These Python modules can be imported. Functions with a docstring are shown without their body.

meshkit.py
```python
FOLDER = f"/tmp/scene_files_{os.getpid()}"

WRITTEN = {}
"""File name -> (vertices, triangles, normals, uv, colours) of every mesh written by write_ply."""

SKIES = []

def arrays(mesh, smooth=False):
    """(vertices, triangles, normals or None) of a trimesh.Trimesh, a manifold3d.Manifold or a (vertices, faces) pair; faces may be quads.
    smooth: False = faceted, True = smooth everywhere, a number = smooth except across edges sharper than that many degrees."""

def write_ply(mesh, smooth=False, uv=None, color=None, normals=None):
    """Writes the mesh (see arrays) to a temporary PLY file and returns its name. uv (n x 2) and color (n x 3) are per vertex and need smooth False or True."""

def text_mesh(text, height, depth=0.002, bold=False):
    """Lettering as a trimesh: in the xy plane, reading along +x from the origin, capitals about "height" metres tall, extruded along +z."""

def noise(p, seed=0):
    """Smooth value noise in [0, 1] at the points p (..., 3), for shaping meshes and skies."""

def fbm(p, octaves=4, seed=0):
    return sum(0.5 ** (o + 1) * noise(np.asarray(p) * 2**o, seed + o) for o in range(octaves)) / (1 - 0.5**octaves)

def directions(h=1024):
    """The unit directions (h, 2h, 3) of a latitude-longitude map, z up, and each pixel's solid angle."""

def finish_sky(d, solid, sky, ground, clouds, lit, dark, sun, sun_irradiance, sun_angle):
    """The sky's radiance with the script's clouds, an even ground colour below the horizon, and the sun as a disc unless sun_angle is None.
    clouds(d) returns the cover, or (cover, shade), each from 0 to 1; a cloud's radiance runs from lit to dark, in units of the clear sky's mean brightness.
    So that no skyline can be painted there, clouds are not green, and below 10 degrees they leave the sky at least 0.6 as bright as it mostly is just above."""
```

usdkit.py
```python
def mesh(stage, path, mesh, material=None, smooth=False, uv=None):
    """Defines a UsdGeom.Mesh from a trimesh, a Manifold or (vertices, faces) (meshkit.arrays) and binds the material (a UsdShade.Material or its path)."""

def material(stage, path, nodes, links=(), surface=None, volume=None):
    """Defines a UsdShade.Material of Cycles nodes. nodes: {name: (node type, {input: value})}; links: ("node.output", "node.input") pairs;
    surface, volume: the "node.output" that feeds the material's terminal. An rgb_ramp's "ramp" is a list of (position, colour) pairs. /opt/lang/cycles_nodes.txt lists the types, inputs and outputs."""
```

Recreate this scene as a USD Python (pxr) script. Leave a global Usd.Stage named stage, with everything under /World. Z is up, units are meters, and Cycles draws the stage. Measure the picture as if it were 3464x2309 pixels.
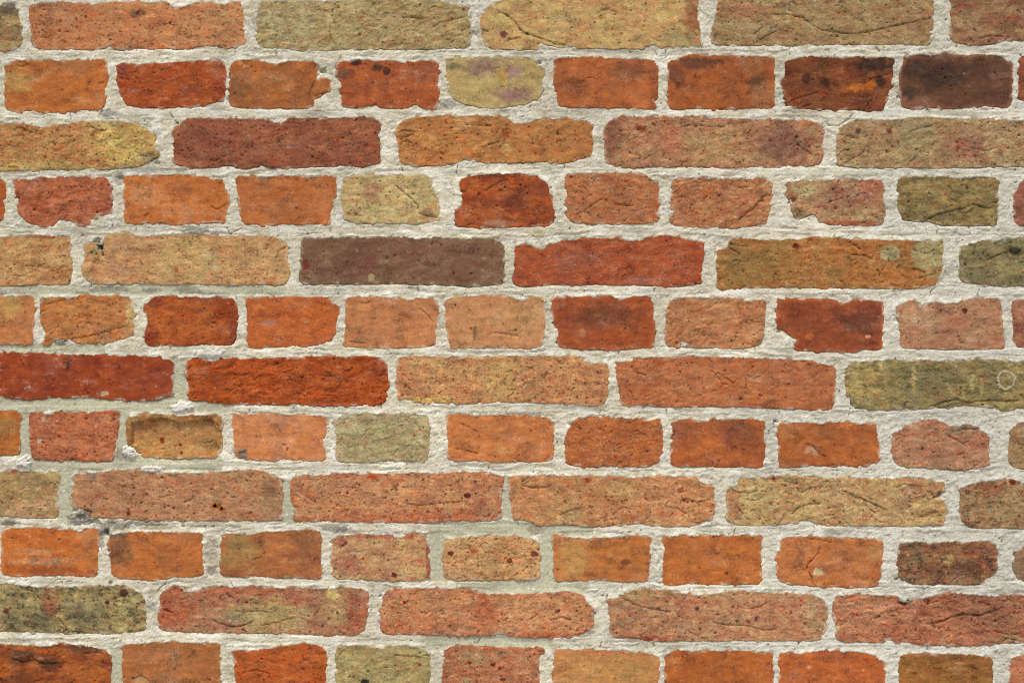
import math
import numpy as np
from scipy.spatial import Delaunay, cKDTree
import shapely
from shapely.geometry import Polygon, LineString
from pxr import Usd, UsdGeom, UsdLux, UsdShade, Gf, Sdf, Vt
import usdkit

stage = Usd.Stage.CreateInMemory()
UsdGeom.SetStageUpAxis(stage, UsdGeom.Tokens.z)
UsdGeom.SetStageMetersPerUnit(stage, 1.0)
world = UsdGeom.Xform.Define(stage, "/World")
stage.SetDefaultPrim(world.GetPrim())
UsdGeom.Scope.Define(stage, "/World/Looks")

# ------------------------------------------------------------------ camera, sky, sun, exposure
EYE = 1.25                                  # the camera looks straight at the wall, 1.9 m away, at this height
cam = UsdGeom.Camera.Define(stage, "/World/camera")
cam.CreateHorizontalApertureAttr(36.0)
cam.CreateVerticalApertureAttr(36.0 * 682 / 1024)
cam.CreateFocalLengthAttr(36.0 * 1.9 / (3464 / 3000))
cam.CreateClippingRangeAttr(Gf.Vec2f(0.05, 500))
cam.CreateExposureAttr(1.5)
cam.AddTranslateOp().Set(Gf.Vec3d(0, -1.9, EYE))
cam.AddRotateXOp().Set(90.0)

SUN_EL, SUN_AZ = math.radians(66), math.radians(196)      # azimuth of the direction towards the sun, atan2(x, y)
usdkit.material(stage, "/World/Looks/sky", {
    "s": ("sky_texture", {"sky_type": "single_scattering", "sun_disc": False, "sun_elevation": SUN_EL, "sun_rotation": SUN_AZ, "aerosol_density": 3.0}),
    "tc": ("texture_coordinate", {}),
    "n": ("noise_texture", {"scale": 2.2, "detail": 5.0, "roughness": 0.55}),
    "r": ("rgb_ramp", {"ramp": [(0.30, (0.82, 0.82, 0.82)), (0.65, (1, 1, 1))]}),
    "cl": ("mix_color", {"blend_type": "multiply", "fac": 1.0, "a": (8.6, 8.7, 8.9)}),
    "m": ("mix_color", {"fac": 0.82}),
    "b": ("background_shader", {"strength": 0.07})},
    [("tc.generated", "n.vector"), ("n.fac", "r.fac"), ("r.color", "cl.b"), ("s.color", "m.a"), ("cl.result", "m.b"), ("m.result", "b.color")], surface="b.background")
sky = UsdLux.DomeLight.Define(stage, "/World/sky")
UsdShade.MaterialBindingAPI.Apply(sky.GetPrim()).Bind(UsdShade.Material.Get(stage, "/World/Looks/sky"))
sky.GetPrim().SetCustomDataByKey("kind", "structure")

sun = UsdLux.DistantLight.Define(stage, "/World/sun")
sun.CreateNormalizeAttr(True)
sun.CreateIntensityAttr(0.4)
sun.CreateAngleAttr(14.0)
sun.CreateColorAttr(Gf.Vec3f(1.0, 0.97, 0.92))
sun.AddRotateZOp().Set(-math.degrees(SUN_AZ))
sun.AddRotateXOp().Set(-(90 - math.degrees(SUN_EL)))

STEP = 1.0                                  # spacing of the relief in view, mm
# Outline of every brick in view, read off nine 1.96x enlargements A..I of the photograph; a point is "x,y" in the tile named before it.
TILE = dict(A=(0, 0), B=(1132, 0), C=(2264, 0), D=(0, 755), E=(1132, 755), F=(2264, 755), G=(0, 1509), H=(1132, 1509), I=(2264, 1509))
BRICKS = []


def brick(outline, kind, c0, c1, mix=0.5, spots=1.0, bloom=0.0, blobs="", edge=None, label=None, lift=None):
    BRICKS.append(dict(outline=outline, kind=kind, c0=c0, c1=c1, mix=mix, spots=spots, bloom=bloom, blobs=blobs, edge=edge, label=label, lift=lift))


# ---- course 1 (stretchers)
brick("A -700,25 -300,30 0,35 60,38 100,55 125,80 128,130 138,180 150,250 140,300 100,325 50,335 0,340 -300,335 -700,330", "rough", (180, 150, 92), (140, 108, 72), .5, .5, blobs="A 60,60,70,35,95,85,75,.7")
brick("A 195,60 205,35 250,25 300,18 345,15 380,12 430,15 490,22 540,30 600,35 680,22 760,15 850,12 930,15 1000,20 1080,18 1130,30 1150,50 1200,55 1240,35 1320,15 1420,25 1480,35 1530,15 1590,10 1612,60 1618,110 1605,150 1618,200 1622,240 1628,285 1590,298 1540,315 1490,318 1430,300 1370,300 1300,305 1270,320 1200,322 1100,318 1000,325 930,318 830,330 760,325 720,300 690,318 640,325 560,328 500,325 460,318 430,330 380,322 320,325 260,322 220,305 210,240 200,160",
      "medium", (206, 132, 86), (194, 112, 74), .5, 1.6, blobs="A 1400,180,260,180,206,142,92,.6;A 330,130,180,150,198,118,80,.6;A 900,85,60,30,110,80,60,.6")
brick("A 1722,10 1705,100 1700,200 1705,290 1740,310 1800,320 1860,318 1920,320 2000,335 2060,330 2130,335 B 0,330 60,320 150,325 300,322 420,328 520,320 620,328 720,322 800,315 870,318 895,290 912,220 905,170 890,120 885,60 890,45 830,35 760,25 680,10 600,0 500,-8 300,-12 0,5 A 2100,8 1900,2",
      "rough", (176, 157, 98), (168, 140, 86), .5, .7, blobs="A 1900,150,230,200,176,160,106,.8;B 600,170,330,130,184,152,94,.6")
brick("B 1000,75 1040,40 1085,10 1150,-8 1500,-18 2000,-22 2219,-16 C 100,-14 190,-10 190,30 180,80 180,120 195,150 200,200 208,250 213,290 190,300 100,310 0,308 B 2150,310 2110,290 2070,305 2050,330 1990,322 1920,318 1860,325 1800,322 1700,318 1620,310 1560,305 1500,318 1430,295 1375,292 1362,300 1340,328 1250,328 1150,325 1060,322 1010,310 985,280 975,230 965,170 970,120",
      "medium", (204, 172, 98), (202, 148, 94), .55, .6, blobs="C 170,120,70,170,160,95,62,.9;B 1120,230,22,22,120,70,55,.9;C 60,250,120,70,150,140,85,.6")
brick("C 345,-10 330,10 310,60 315,100 290,150 280,200 280,260 285,285 340,295 400,297 500,298 600,300 700,292 800,298 900,290 1000,298 1100,295 1200,292 1300,290 1400,295 1500,295 1560,290 1640,295 1720,300 1735,270 1735,230 1755,140 1745,110 1755,60 1760,-10 1400,-14 900,-10",
      "rough", (174, 145, 90), (160, 118, 80), .45, .4, blobs="C 480,60,180,70,178,118,84,.8;C 1600,130,160,110,166,120,84,.6")
brick("C 1858,-10 1870,20 1862,80 1870,130 1858,200 1862,260 1900,280 1960,295 2030,302 2080,298 2150,285 2220,270 2280,265 2352,265 2800,280 2800,-10", "rough", (166, 122, 84), (150, 92, 68), .5, .8, blobs="C 2000,150,110,90,172,135,92,.6")
# ---- course 2 (headers)
brick("A 30,440 60,420 75,405 150,400 230,405 320,402 420,405 500,395 560,398 620,395 690,392 712,415 705,460 712,500 715,560 695,600 700,660 685,700 660,722 600,722 540,725 480,735 420,740 350,742 290,750 240,738 200,730 160,725 145,750 115,750 100,738 70,735 35,715 30,650 32,560 30,500",
      "smooth", (194, 102, 50), (180, 92, 48), .5, .2, .25, blobs="A 90,530,110,90,190,138,68,.9;A 480,440,130,50,170,105,58,.7")
brick("A 770,440 800,420 850,425 900,428 960,432 1020,425 1080,422 1140,418 1200,410 1280,412 1360,402 1430,400 1480,402 1492,440 1495,500 1492,570 1495,620 1480,660 1440,670 1390,685 1330,700 1280,710 1230,705 1150,708 1090,715 1010,712 950,715 890,705 840,690 815,650 790,620 785,570 770,530 780,480",
      "medium", (184, 78, 50), (170, 66, 46), .5, .6, .45, blobs="A 800,450,60,50,150,70,62,.7;A 1440,410,80,25,196,130,100,.6")
brick("A 1545,410 1600,395 1660,395 1720,405 1780,415 1830,430 1870,415 1930,405 2000,410 2070,405 2100,415 2115,450 2105,490 2090,530 2130,520 2170,515 2190,540 2195,600 2150,615 2120,640 2080,655 2080,700 2030,715 1950,718 1880,712 1800,715 1720,712 1650,715 1580,712 1530,695 1520,640 1515,590 1525,540 1520,490 1530,440",
      "smooth", (190, 98, 48), (158, 88, 48), .5, .3, .4, blobs="A 1580,620,90,80,150,84,46,.8;A 1760,540,90,70,166,98,54,.6", label="orange brick with its right edge broken away")
brick("B 15,420 50,408 110,402 160,400 210,405 280,408 350,402 430,412 500,415 560,408 620,408 670,400 688,420 690,490 680,560 690,640 682,700 660,725 610,722 575,712 555,695 525,690 505,705 480,715 420,718 360,716 300,712 285,695 240,690 200,705 150,712 90,710 50,700 45,650 40,600 45,550 30,520 15,500 8,460",
      "smooth", (184, 84, 50), (166, 72, 46), .5, .5, .3, blobs="B 140,415,40,22,70,40,34,.9;B 290,450,40,28,80,46,36,.9;B 345,470,25,25,80,46,36,.8;B 70,490,70,30,100,56,40,.7;B 590,490,90,60,150,84,64,.5")
brick("B 735,400 770,385 830,382 900,385 960,378 1040,382 1100,378 1170,385 1240,378 1310,385 1340,402 1365,430 1380,465 1385,500 1375,560 1370,610 1362,650 1310,665 1260,690 1180,700 1090,715 1020,715 950,708 900,690 860,688 815,670 780,645 765,600 755,550 745,500 740,450",
      "smooth", (186, 162, 90), (176, 148, 82), .5, .5, .0, blobs="B 980,450,120,60,160,122,100,.9;B 1190,480,60,45,164,122,112,.9;B 1180,630,120,50,164,116,106,.95;B 1110,510,28,60,180,140,66,.8;B 790,440,40,25,110,100,70,.7", label="yellow-olive brick with mauve patches")
brick("B 1470,390 1520,378 1600,385 1690,375 1760,385 1850,388 1930,390 2020,395 2110,395 2135,420 2140,480 2148,540 2138,600 2140,655 2110,665 2125,690 2135,722 2080,722 1990,718 1900,712 1820,715 1740,712 1650,710 1560,712 1490,700 1475,660 1470,600 1455,540 1450,470 1460,420",
      "smooth", (194, 96, 56), (182, 90, 52), .5, .15, .1, blobs="B 1980,470,140,60,140,78,48,.8;B 1560,560,120,60,150,76,46,.8;B 1850,520,60,120,160,86,50,.5")
brick("C -5,400 60,395 110,372 180,362 250,368 330,370 420,375 500,378 560,372 630,378 685,372 700,400 695,460 700,530 705,600 695,660 698,705 650,718 580,712 500,718 420,720 340,725 240,718 160,715 80,722 10,722 -8,680 -15,640 -5,560 -15,500",
      "smooth", (178, 86, 44), (160, 80, 46), .5, .15, .1, blobs="C 190,420,150,40,112,62,42,.85;C 40,500,80,60,116,64,44,.7;C 590,570,60,80,112,68,46,.8;C 620,640,90,80,180,112,70,.7;C 560,420,100,60,160,100,64,.6")
brick("C 770,400 830,395 890,378 950,375 1030,378 1100,382 1180,378 1260,375 1350,380 1430,378 1485,385 1488,430 1478,500 1480,560 1460,600 1450,640 1430,690 1415,735 1360,728 1290,732 1220,725 1140,728 1060,722 980,722 900,718 820,712 775,700 760,650 765,620 745,580 745,540 765,500 770,450",
      "medium", (142, 74, 44), (120, 60, 40), .5, .3, .0, blobs="C 1360,430,150,50,66,44,38,.95;C 1030,540,40,30,70,40,30,.8;C 1260,580,100,35,196,100,42,.95;C 1340,560,50,30,186,92,40,.8;C 1400,540,40,40,60,38,30,.8;C 910,520,30,30,80,44,34,.7;C 830,640,80,60,160,76,44,.6", label="burnt brown brick with orange flakes")
brick("C 1565,370 1630,362 1700,358 1780,362 1860,360 1950,368 2030,362 2110,365 2170,358 2205,370 2225,400 2275,420 2280,460 2265,490 2280,520 2275,580 2270,630 2262,690 2240,712 2180,710 2100,700 2020,705 1960,708 1900,715 1820,720 1740,715 1650,722 1590,715 1545,705 1530,660 1530,600 1525,540 1525,460 1555,420",
      "smooth", (108, 66, 46), (86, 54, 42), .5, .2, .0, blobs="C 1800,500,160,90,70,48,40,.8;C 1640,440,60,40,62,46,44,.8;C 1580,640,50,40,70,48,46,.8;C 1640,680,120,40,140,84,60,.7;C 2180,560,90,120,116,72,54,.6", edge=(158, 96, 70), label="scorched near-black brick")
brick("C 2318,400 2310,480 2312,560 2305,640 2330,665 2800,680 2800,370 2340,368", "smooth", (152, 78, 46), (130, 66, 42))
# ---- course 3 (stretchers)
brick("A -400,815 0,820 60,815 130,812 180,825 240,840 300,840 380,825 460,822 520,800 600,805 700,800 780,805 830,808 870,820 915,825 925,840 975,845 985,880 1030,895 1035,940 1030,980 1050,1010 1050,1040 1010,1060 960,1080 920,1105 860,1105 780,1110 700,1120 620,1118 550,1115 480,1122 400,1115 320,1120 240,1128 150,1125 80,1130 0,1135 -400,1130",
      "rough", (192, 132, 76), (182, 120, 70), .5, 1.2, blobs="A 860,960,270,190,200,168,86,.95;A 250,1100,400,35,190,158,86,.8;A 700,820,130,40,190,160,90,.8;A 990,1040,60,35,110,95,70,.6")
brick("A 1145,890 1160,850 1180,825 1215,800 1260,782 1330,778 1400,785 1470,782 1550,778 1650,790 1740,785 1780,795 1830,815 1870,825 1895,800 1930,778 2000,780 2100,785 B 0,781 80,785 150,775 230,778 285,790 310,820 300,860 280,895 300,930 310,970 300,1010 310,1050 290,1085 240,1090 190,1105 130,1100 60,1095 0,1100 A 2150,1100 2050,1108 1950,1110 1850,1112 1800,1115 1770,1105 1740,1090 1700,1105 1640,1120 1570,1110 1540,1095 1490,1100 1440,1108 1350,1110 1280,1115 1220,1100 1160,1085 1142,1060 1155,1020 1145,960 1155,920",
      "medium", (166, 92, 66), (150, 78, 58), .5, 1.6, .1, blobs="A 1450,950,200,120,150,80,62,.6;B 60,850,160,90,176,98,66,.6;B 200,1000,100,100,160,82,58,.5")
brick("B 405,870 420,830 460,800 520,780 600,775 680,768 770,765 860,770 950,768 1050,770 1130,770 1155,790 1175,815 1230,822 1290,815 1340,790 1390,778 1450,790 1530,785 1620,795 1690,808 1705,830 1700,880 1712,930 1708,990 1695,1030 1640,1050 1580,1065 1510,1080 1430,1070 1350,1070 1270,1075 1180,1080 1090,1075 1000,1078 950,1068 900,1055 850,1055 810,1075 770,1085 700,1095 620,1095 570,1100 520,1105 490,1085 440,1075 425,1040 425,980 410,940",
      "medium", (194, 126, 68), (186, 112, 62), .5, 1.2, blobs="B 1140,880,35,30,180,90,50,.9;B 1140,980,50,40,200,150,84,.8;B 640,1060,160,60,196,112,64,.6;B 1480,930,18,16,170,80,50,.8")
brick("B 1795,850 1820,800 1870,775 1960,772 2060,778 2160,770 C 0,774 80,775 160,768 240,775 330,780 430,790 540,785 640,790 720,795 800,800 880,795 960,805 985,825 1015,850 1022,900 1010,950 1022,1000 1018,1050 1000,1080 950,1095 900,1098 840,1095 770,1100 690,1105 600,1100 500,1105 400,1110 300,1108 200,1105 100,1100 0,1105 B 2150,1102 2050,1100 1950,1105 1860,1100 1810,1080 1790,1040 1785,1000 1790,950 1785,900",
      "rough", (184, 136, 90), (176, 112, 82), .5, 1.1, blobs="B 1850,880,70,120,140,82,68,.9;B 1990,940,110,150,186,124,86,.6;C 0,930,90,140,188,110,82,.8;C 750,960,170,130,142,92,76,.85;C 300,960,200,130,186,142,92,.7;B 2030,850,36,24,140,60,46,.9", edge=(186, 110, 80))
brick("C 1115,890 1140,840 1190,815 1230,790 1300,788 1380,800 1450,795 1540,790 1640,782 1740,780 1830,785 1930,795 2030,785 2120,790 2200,795 2300,800 2520,805 2530,950 2520,1105 2352,1100 2280,1100 2200,1100 2080,1108 1980,1108 1880,1108 1780,1115 1680,1110 1580,1108 1480,1112 1380,1108 1280,1108 1180,1100 1115,1095 1110,1040 1112,980 1108,930",
      "rough", (176, 144, 94), (164, 122, 86), .45, 1.2, blobs="C 1650,900,130,140,160,142,92,.7;C 1950,970,170,110,160,100,78,.7;C 1250,870,18,18,110,84,70,.8;C 1460,870,16,20,130,66,58,.8")
# ---- course 4 (headers)
brick("A -550,1185 0,1190 40,1210 40,1260 25,1320 30,1380 25,1440 0,1460 -550,1465", "smooth", (192, 86, 46), (176, 74, 42))
brick("A 95,1190 150,1192 220,1190 280,1172 340,1185 390,1170 460,1175 520,1168 570,1165 590,1180 650,1172 700,1180 735,1220 745,1280 740,1340 748,1400 720,1415 660,1425 610,1445 600,1480 565,1505 530,1490 490,1470 440,1455 390,1450 365,1480 330,1500 280,1490 230,1485 180,1470 165,1440 125,1415 115,1380 120,1330 105,1290 100,1230",
      "medium", (190, 102, 74), (180, 88, 62), .5, 1.8, .15, blobs="A 270,1350,50,50,170,74,50,.7;A 730,1340,40,100,160,84,66,.5")
brick("A 830,1165 880,1158 950,1165 1040,1160 1130,1158 1220,1165 1310,1165 1380,1170 1400,1195 1440,1200 1480,1185 1490,1230 1510,1290 1525,1340 1510,1380 1495,1430 1490,1475 1440,1470 1370,1475 1310,1478 1250,1472 1190,1490 1130,1490 1070,1470 1020,1478 950,1475 880,1482 830,1475 820,1430 825,1380 818,1310 825,1250 820,1200",
      "smooth", (206, 108, 58), (196, 98, 52), .5, .3, .2, blobs="A 970,1290,130,80,216,134,84,.85;A 1200,1400,130,70,214,128,80,.8;A 1180,1240,100,50,180,98,58,.6")
brick("A 1560,1170 1620,1170 1680,1165 1750,1175 1820,1168 1900,1165 1980,1168 2060,1165 2140,1168 2220,1165 2232,1195 2225,1240 2230,1290 2205,1320 2200,1390 2190,1440 2190,1490 2130,1485 2060,1480 1980,1490 1900,1478 1830,1490 1750,1495 1680,1480 1630,1488 1600,1460 1590,1410 1580,1360 1580,1290 1570,1240",
      "smooth", (194, 104, 56), (180, 92, 50), .5, .2, .25, blobs="A 1760,1220,60,60,150,90,60,.5;A 1850,1390,110,60,160,94,58,.45;A 2130,1350,90,80,204,118,70,.6")
brick("B 60,1195 100,1170 170,1162 260,1160 350,1158 440,1160 540,1162 610,1160 640,1180 655,1240 672,1280 685,1320 692,1390 690,1450 640,1470 570,1475 545,1490 490,1480 400,1478 310,1475 210,1480 130,1470 75,1455 55,1420 50,1370 40,1300 45,1240",
      "medium", (202, 178, 112), (194, 164, 100), .5, .8, blobs="B 255,1270,55,80,184,128,92,.85;B 590,1270,90,110,176,156,98,.8;B 130,1300,60,60,200,150,100,.5;B 620,1430,70,50,176,136,88,.7", label="pale yellow brick with a pink patch and diagonal crack")
brick("B 835,1190 880,1175 940,1155 1010,1148 1080,1160 1150,1150 1210,1148 1280,1155 1340,1170 1390,1195 1420,1230 1435,1290 1450,1350 1460,1410 1450,1470 1420,1495 1350,1498 1280,1500 1200,1502 1120,1508 1060,1500 980,1510 900,1505 830,1500 795,1470 792,1420 800,1390 840,1360 850,1320 850,1270 830,1240",
      "medium", (180, 78, 48), (146, 64, 42), .5, .9, .2, blobs="B 1200,1330,80,70,120,56,40,.7;B 1370,1240,60,60,150,70,52,.6;B 1080,1480,110,30,180,124,100,.7;B 900,1220,70,50,190,90,56,.6", label="red brick with rounded top corners")
brick("B 1530,1150 1600,1150 1680,1145 1760,1150 1850,1145 1940,1150 2020,1145 2060,1160 2100,1190 2145,1205 2150,1250 2140,1300 2155,1350 2145,1410 2150,1460 2100,1475 2020,1480 1930,1480 1850,1488 1770,1480 1690,1485 1620,1478 1570,1465 1535,1440 1540,1390 1530,1340 1545,1290 1530,1230",
      "rough", (192, 118, 78), (184, 104, 68), .5, .8)
brick("C 20,1205 50,1180 110,1178 190,1185 280,1180 370,1188 460,1180 550,1188 610,1180 650,1195 685,1215 680,1260 685,1310 660,1345 665,1390 660,1440 640,1480 590,1490 540,1500 480,1500 430,1515 350,1505 270,1500 190,1505 110,1500 40,1490 10,1460 5,1425 30,1400 10,1370 15,1300 20,1250",
      "rough", (192, 122, 80), (182, 108, 72), .5, .8)
brick("C 770,1215 820,1205 880,1200 950,1200 1030,1192 1110,1188 1190,1185 1280,1192 1360,1188 1420,1205 1432,1250 1420,1310 1435,1360 1425,1420 1425,1470 1390,1485 1310,1490 1220,1490 1130,1485 1050,1485 1005,1470 985,1440 970,1415 930,1420 890,1440 850,1455 820,1450 815,1400 800,1340 780,1300 765,1280 785,1250",
      "rough", (178, 134, 92), (166, 108, 80), .45, .9, blobs="C 900,1260,90,60,174,156,100,.85;C 1350,1240,110,60,180,98,74,.8;C 1150,1300,160,60,152,100,80,.7;C 1250,1420,160,40,184,150,94,.7;C 1200,1480,200,16,170,80,60,.9;C 850,1420,50,40,120,96,66,.6", label="patchy olive and pink brick with its lower left corner chipped off")
brick("C 1530,1180 1600,1165 1680,1170 1760,1178 1840,1172 1920,1180 2000,1175 2080,1172 2160,1178 2185,1200 2180,1260 2175,1320 2185,1380 2175,1440 2165,1490 2100,1495 2030,1490 1960,1495 1880,1492 1800,1490 1760,1480 1720,1465 1660,1468 1600,1462 1550,1455 1530,1410 1515,1360 1520,1290 1515,1230",
      "rough", (156, 130, 74), (128, 106, 64), .5, .4, blobs="C 1800,1440,90,40,100,84,56,.5;C 1700,1260,150,70,164,138,80,.6;C 1820,1330,40,30,190,160,80,.6")
brick("C 2352,1180 2320,1220 2310,1260 2290,1290 2278,1330 2285,1380 2280,1430 2300,1480 2352,1500 2800,1495 2800,1180", "rough", (168, 98, 76), (150, 84, 66))
# ---- course 5 (stretchers)
brick("D -900,85 0,90 80,88 160,80 240,75 310,82 380,90 440,88 465,105 468,150 460,190 470,240 475,300 480,360 470,395 430,405 360,405 280,402 200,405 100,412 0,415 -900,412",
      "rough", (202, 152, 92), (192, 130, 80), .5, 1.2, blobs="D 380,340,90,70,184,110,70,.6;D 60,180,120,70,206,154,92,.6;D 300,85,120,14,160,76,66,.8")
brick("D 560,150 600,120 640,125 680,130 690,100 705,70 760,65 830,62 890,75 940,95 1010,85 1080,78 1160,75 1240,82 1320,72 1380,75 1440,90 1540,88 1640,85 1740,82 1820,88 1860,105 1880,125 1915,140 1905,190 1900,240 1925,290 1925,340 1905,380 1870,405 1800,405 1720,402 1640,405 1560,408 1480,405 1400,402 1300,400 1200,400 1100,405 1000,400 900,402 800,400 700,402 640,400 600,390 560,360 540,330 545,285 560,250 555,200",
      "medium", (208, 160, 100), (204, 142, 94), .55, 1.1, blobs="D 830,240,180,170,208,148,98,.8;D 1250,240,230,150,208,170,98,.7;D 640,190,50,50,176,146,86,.7;D 665,150,25,30,100,95,85,.8;D 1170,310,16,16,190,100,76,.9;D 1860,260,40,110,184,146,92,.6", label="pale yellow brick with a broken hollow at its upper left")
brick("D 2000,110 2030,95 2080,98 2150,92 E 0,95 60,95 130,88 200,92 280,88 350,88 420,100 500,95 545,105 590,95 680,98 760,95 850,100 940,98 1020,98 1070,105 1110,130 1125,160 1130,220 1120,280 1128,340 1115,400 1060,410 980,412 900,420 820,412 740,408 660,400 580,405 500,402 420,398 340,400 240,400 140,402 40,398 D 2160,400 2080,402 2010,400 1980,370 1985,330 2000,290 1990,240 2000,190 1995,150",
      "smooth", (134, 94, 68), (124, 76, 58), .5, .6, blobs="E 120,250,100,120,120,72,60,.6;E 230,270,40,110,130,70,60,.6;E 600,200,180,100,130,84,66,.6;D 2025,280,28,32,116,46,42,.95;E 245,360,25,25,170,150,90,.9", edge=(132, 108, 72), label="dark mauve-brown brick")
brick("E 1200,150 1225,138 1270,140 1310,155 1340,178 1390,180 1420,150 1480,120 1550,112 1600,115 1640,90 1700,92 1750,105 1830,100 1890,92 1930,110 2000,115 2060,105 2090,82 2180,80 F -40,80 50,85 110,105 180,115 230,120 232,180 225,230 215,270 215,340 210,390 170,405 120,410 50,415 0,418 E 2150,420 2080,410 2000,405 1900,410 1800,405 1700,402 1620,408 1540,405 1450,402 1380,410 1300,418 1220,415 1185,395 1178,350 1190,310 1200,270 1195,210",
      "medium", (186, 84, 60), (172, 72, 54), .5, .7, .6, blobs="E 1600,250,180,60,178,98,80,.6;E 2050,380,120,30,190,120,105,.5", label="red brick streaked with white bloom")
brick("F 320,180 360,170 390,140 410,105 460,98 540,100 620,110 700,112 780,110 860,110 930,95 1000,90 1080,95 1160,100 1240,110 1320,105 1400,110 1480,115 1560,112 1640,120 1720,118 1800,118 1818,160 1812,220 1815,280 1800,330 1785,370 1750,410 1680,425 1600,430 1500,432 1400,428 1300,430 1200,430 1100,420 1000,430 900,422 800,420 720,425 640,425 560,430 490,422 420,430 370,440 320,430 312,390 320,330 315,270 322,220",
      "rough", (170, 112, 58), (180, 106, 56), .4, .7, blobs="F 560,270,260,160,154,114,60,.85;F 1450,360,250,60,182,104,54,.7;F 1250,150,250,50,184,106,58,.6;F 1462,198,66,52,168,154,98,1.6;F 1720,210,115,110,166,150,92,1.6;F 1740,330,50,50,166,140,84,.9;F 840,155,22,24,130,60,30,.7", label="ochre brick with round grey-olive stains at its right end")
brick("F 1930,150 1980,145 2030,130 2100,110 2160,120 2220,105 2290,95 2352,95 2860,100 2860,415 2270,418 2200,412 2110,405 2040,400 1970,390 1930,370 1918,330 1920,280 1918,230 1925,190",
      "rough", (146, 132, 84), (122, 112, 74), .5, .4, blobs="F 2290,190,60,40,80,72,54,.6;F 2250,290,110,70,154,136,84,.5")
# ---- course 6 (headers)
brick("D -400,480 0,482 80,485 160,482 215,485 230,520 225,580 228,640 222,700 222,760 215,800 150,800 80,795 0,800 -400,800", "smooth", (198, 118, 68), (190, 108, 64), .5, .2, blobs="D 70,560,80,80,196,144,78,.85")
brick("D 275,500 330,490 400,488 470,492 540,480 620,478 700,482 790,478 850,482 870,510 880,560 890,610 888,670 885,730 850,750 790,768 720,785 650,795 580,795 510,790 470,770 420,765 370,765 335,790 330,802 275,800 295,770 298,720 290,690 270,660 268,600 262,550",
      "medium", (200, 122, 70), (188, 110, 62), .5, .6, blobs="D 870,600,40,130,202,168,98,.9;D 860,730,50,30,190,140,110,.5")
brick("D 955,545 985,520 1030,490 1090,480 1160,478 1230,488 1300,490 1380,500 1450,490 1520,495 1560,505 1572,560 1575,620 1570,690 1565,750 1550,790 1520,808 1440,805 1360,800 1280,808 1200,810 1120,805 1040,812 985,810 960,780 958,740 965,690 975,655 970,610 955,580",
      "medium", (192, 88, 52), (180, 78, 46), .5, .7, blobs="D 1500,570,80,90,158,58,36,.95;D 990,760,50,80,158,60,40,.8;D 1020,520,80,40,150,66,52,.7;D 1550,680,30,120,150,62,46,.8", edge=(156, 62, 44), label="red-orange brick with darker red edges")
brick("D 1630,490 1700,490 1770,485 1850,488 1930,485 2010,492 2090,490 2160,488 2190,500 2215,530 2255,550 2250,590 2235,620 2230,680 2225,720 2205,745 2190,780 2160,775 2140,795 2080,805 2000,810 1920,812 1840,820 1760,815 1690,825 1640,820 1638,750 1640,680 1640,610 1635,550",
      "smooth", (202, 92, 54), (190, 84, 48), .5, .2, .2, blobs="D 1780,660,60,22,180,130,110,.6")
brick("E 75,495 130,490 190,488 260,485 330,490 400,490 470,505 510,510 560,492 610,498 650,490 675,515 688,550 690,610 678,660 672,720 675,790 650,810 570,820 490,820 410,825 320,825 230,825 150,818 90,810 60,800 68,730 75,660 72,580",
      "smooth", (202, 124, 76), (192, 112, 68), .5, .2, .15, blobs="E 200,750,120,50,176,112,76,.5;E 490,640,70,60,190,104,62,.6")
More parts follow.
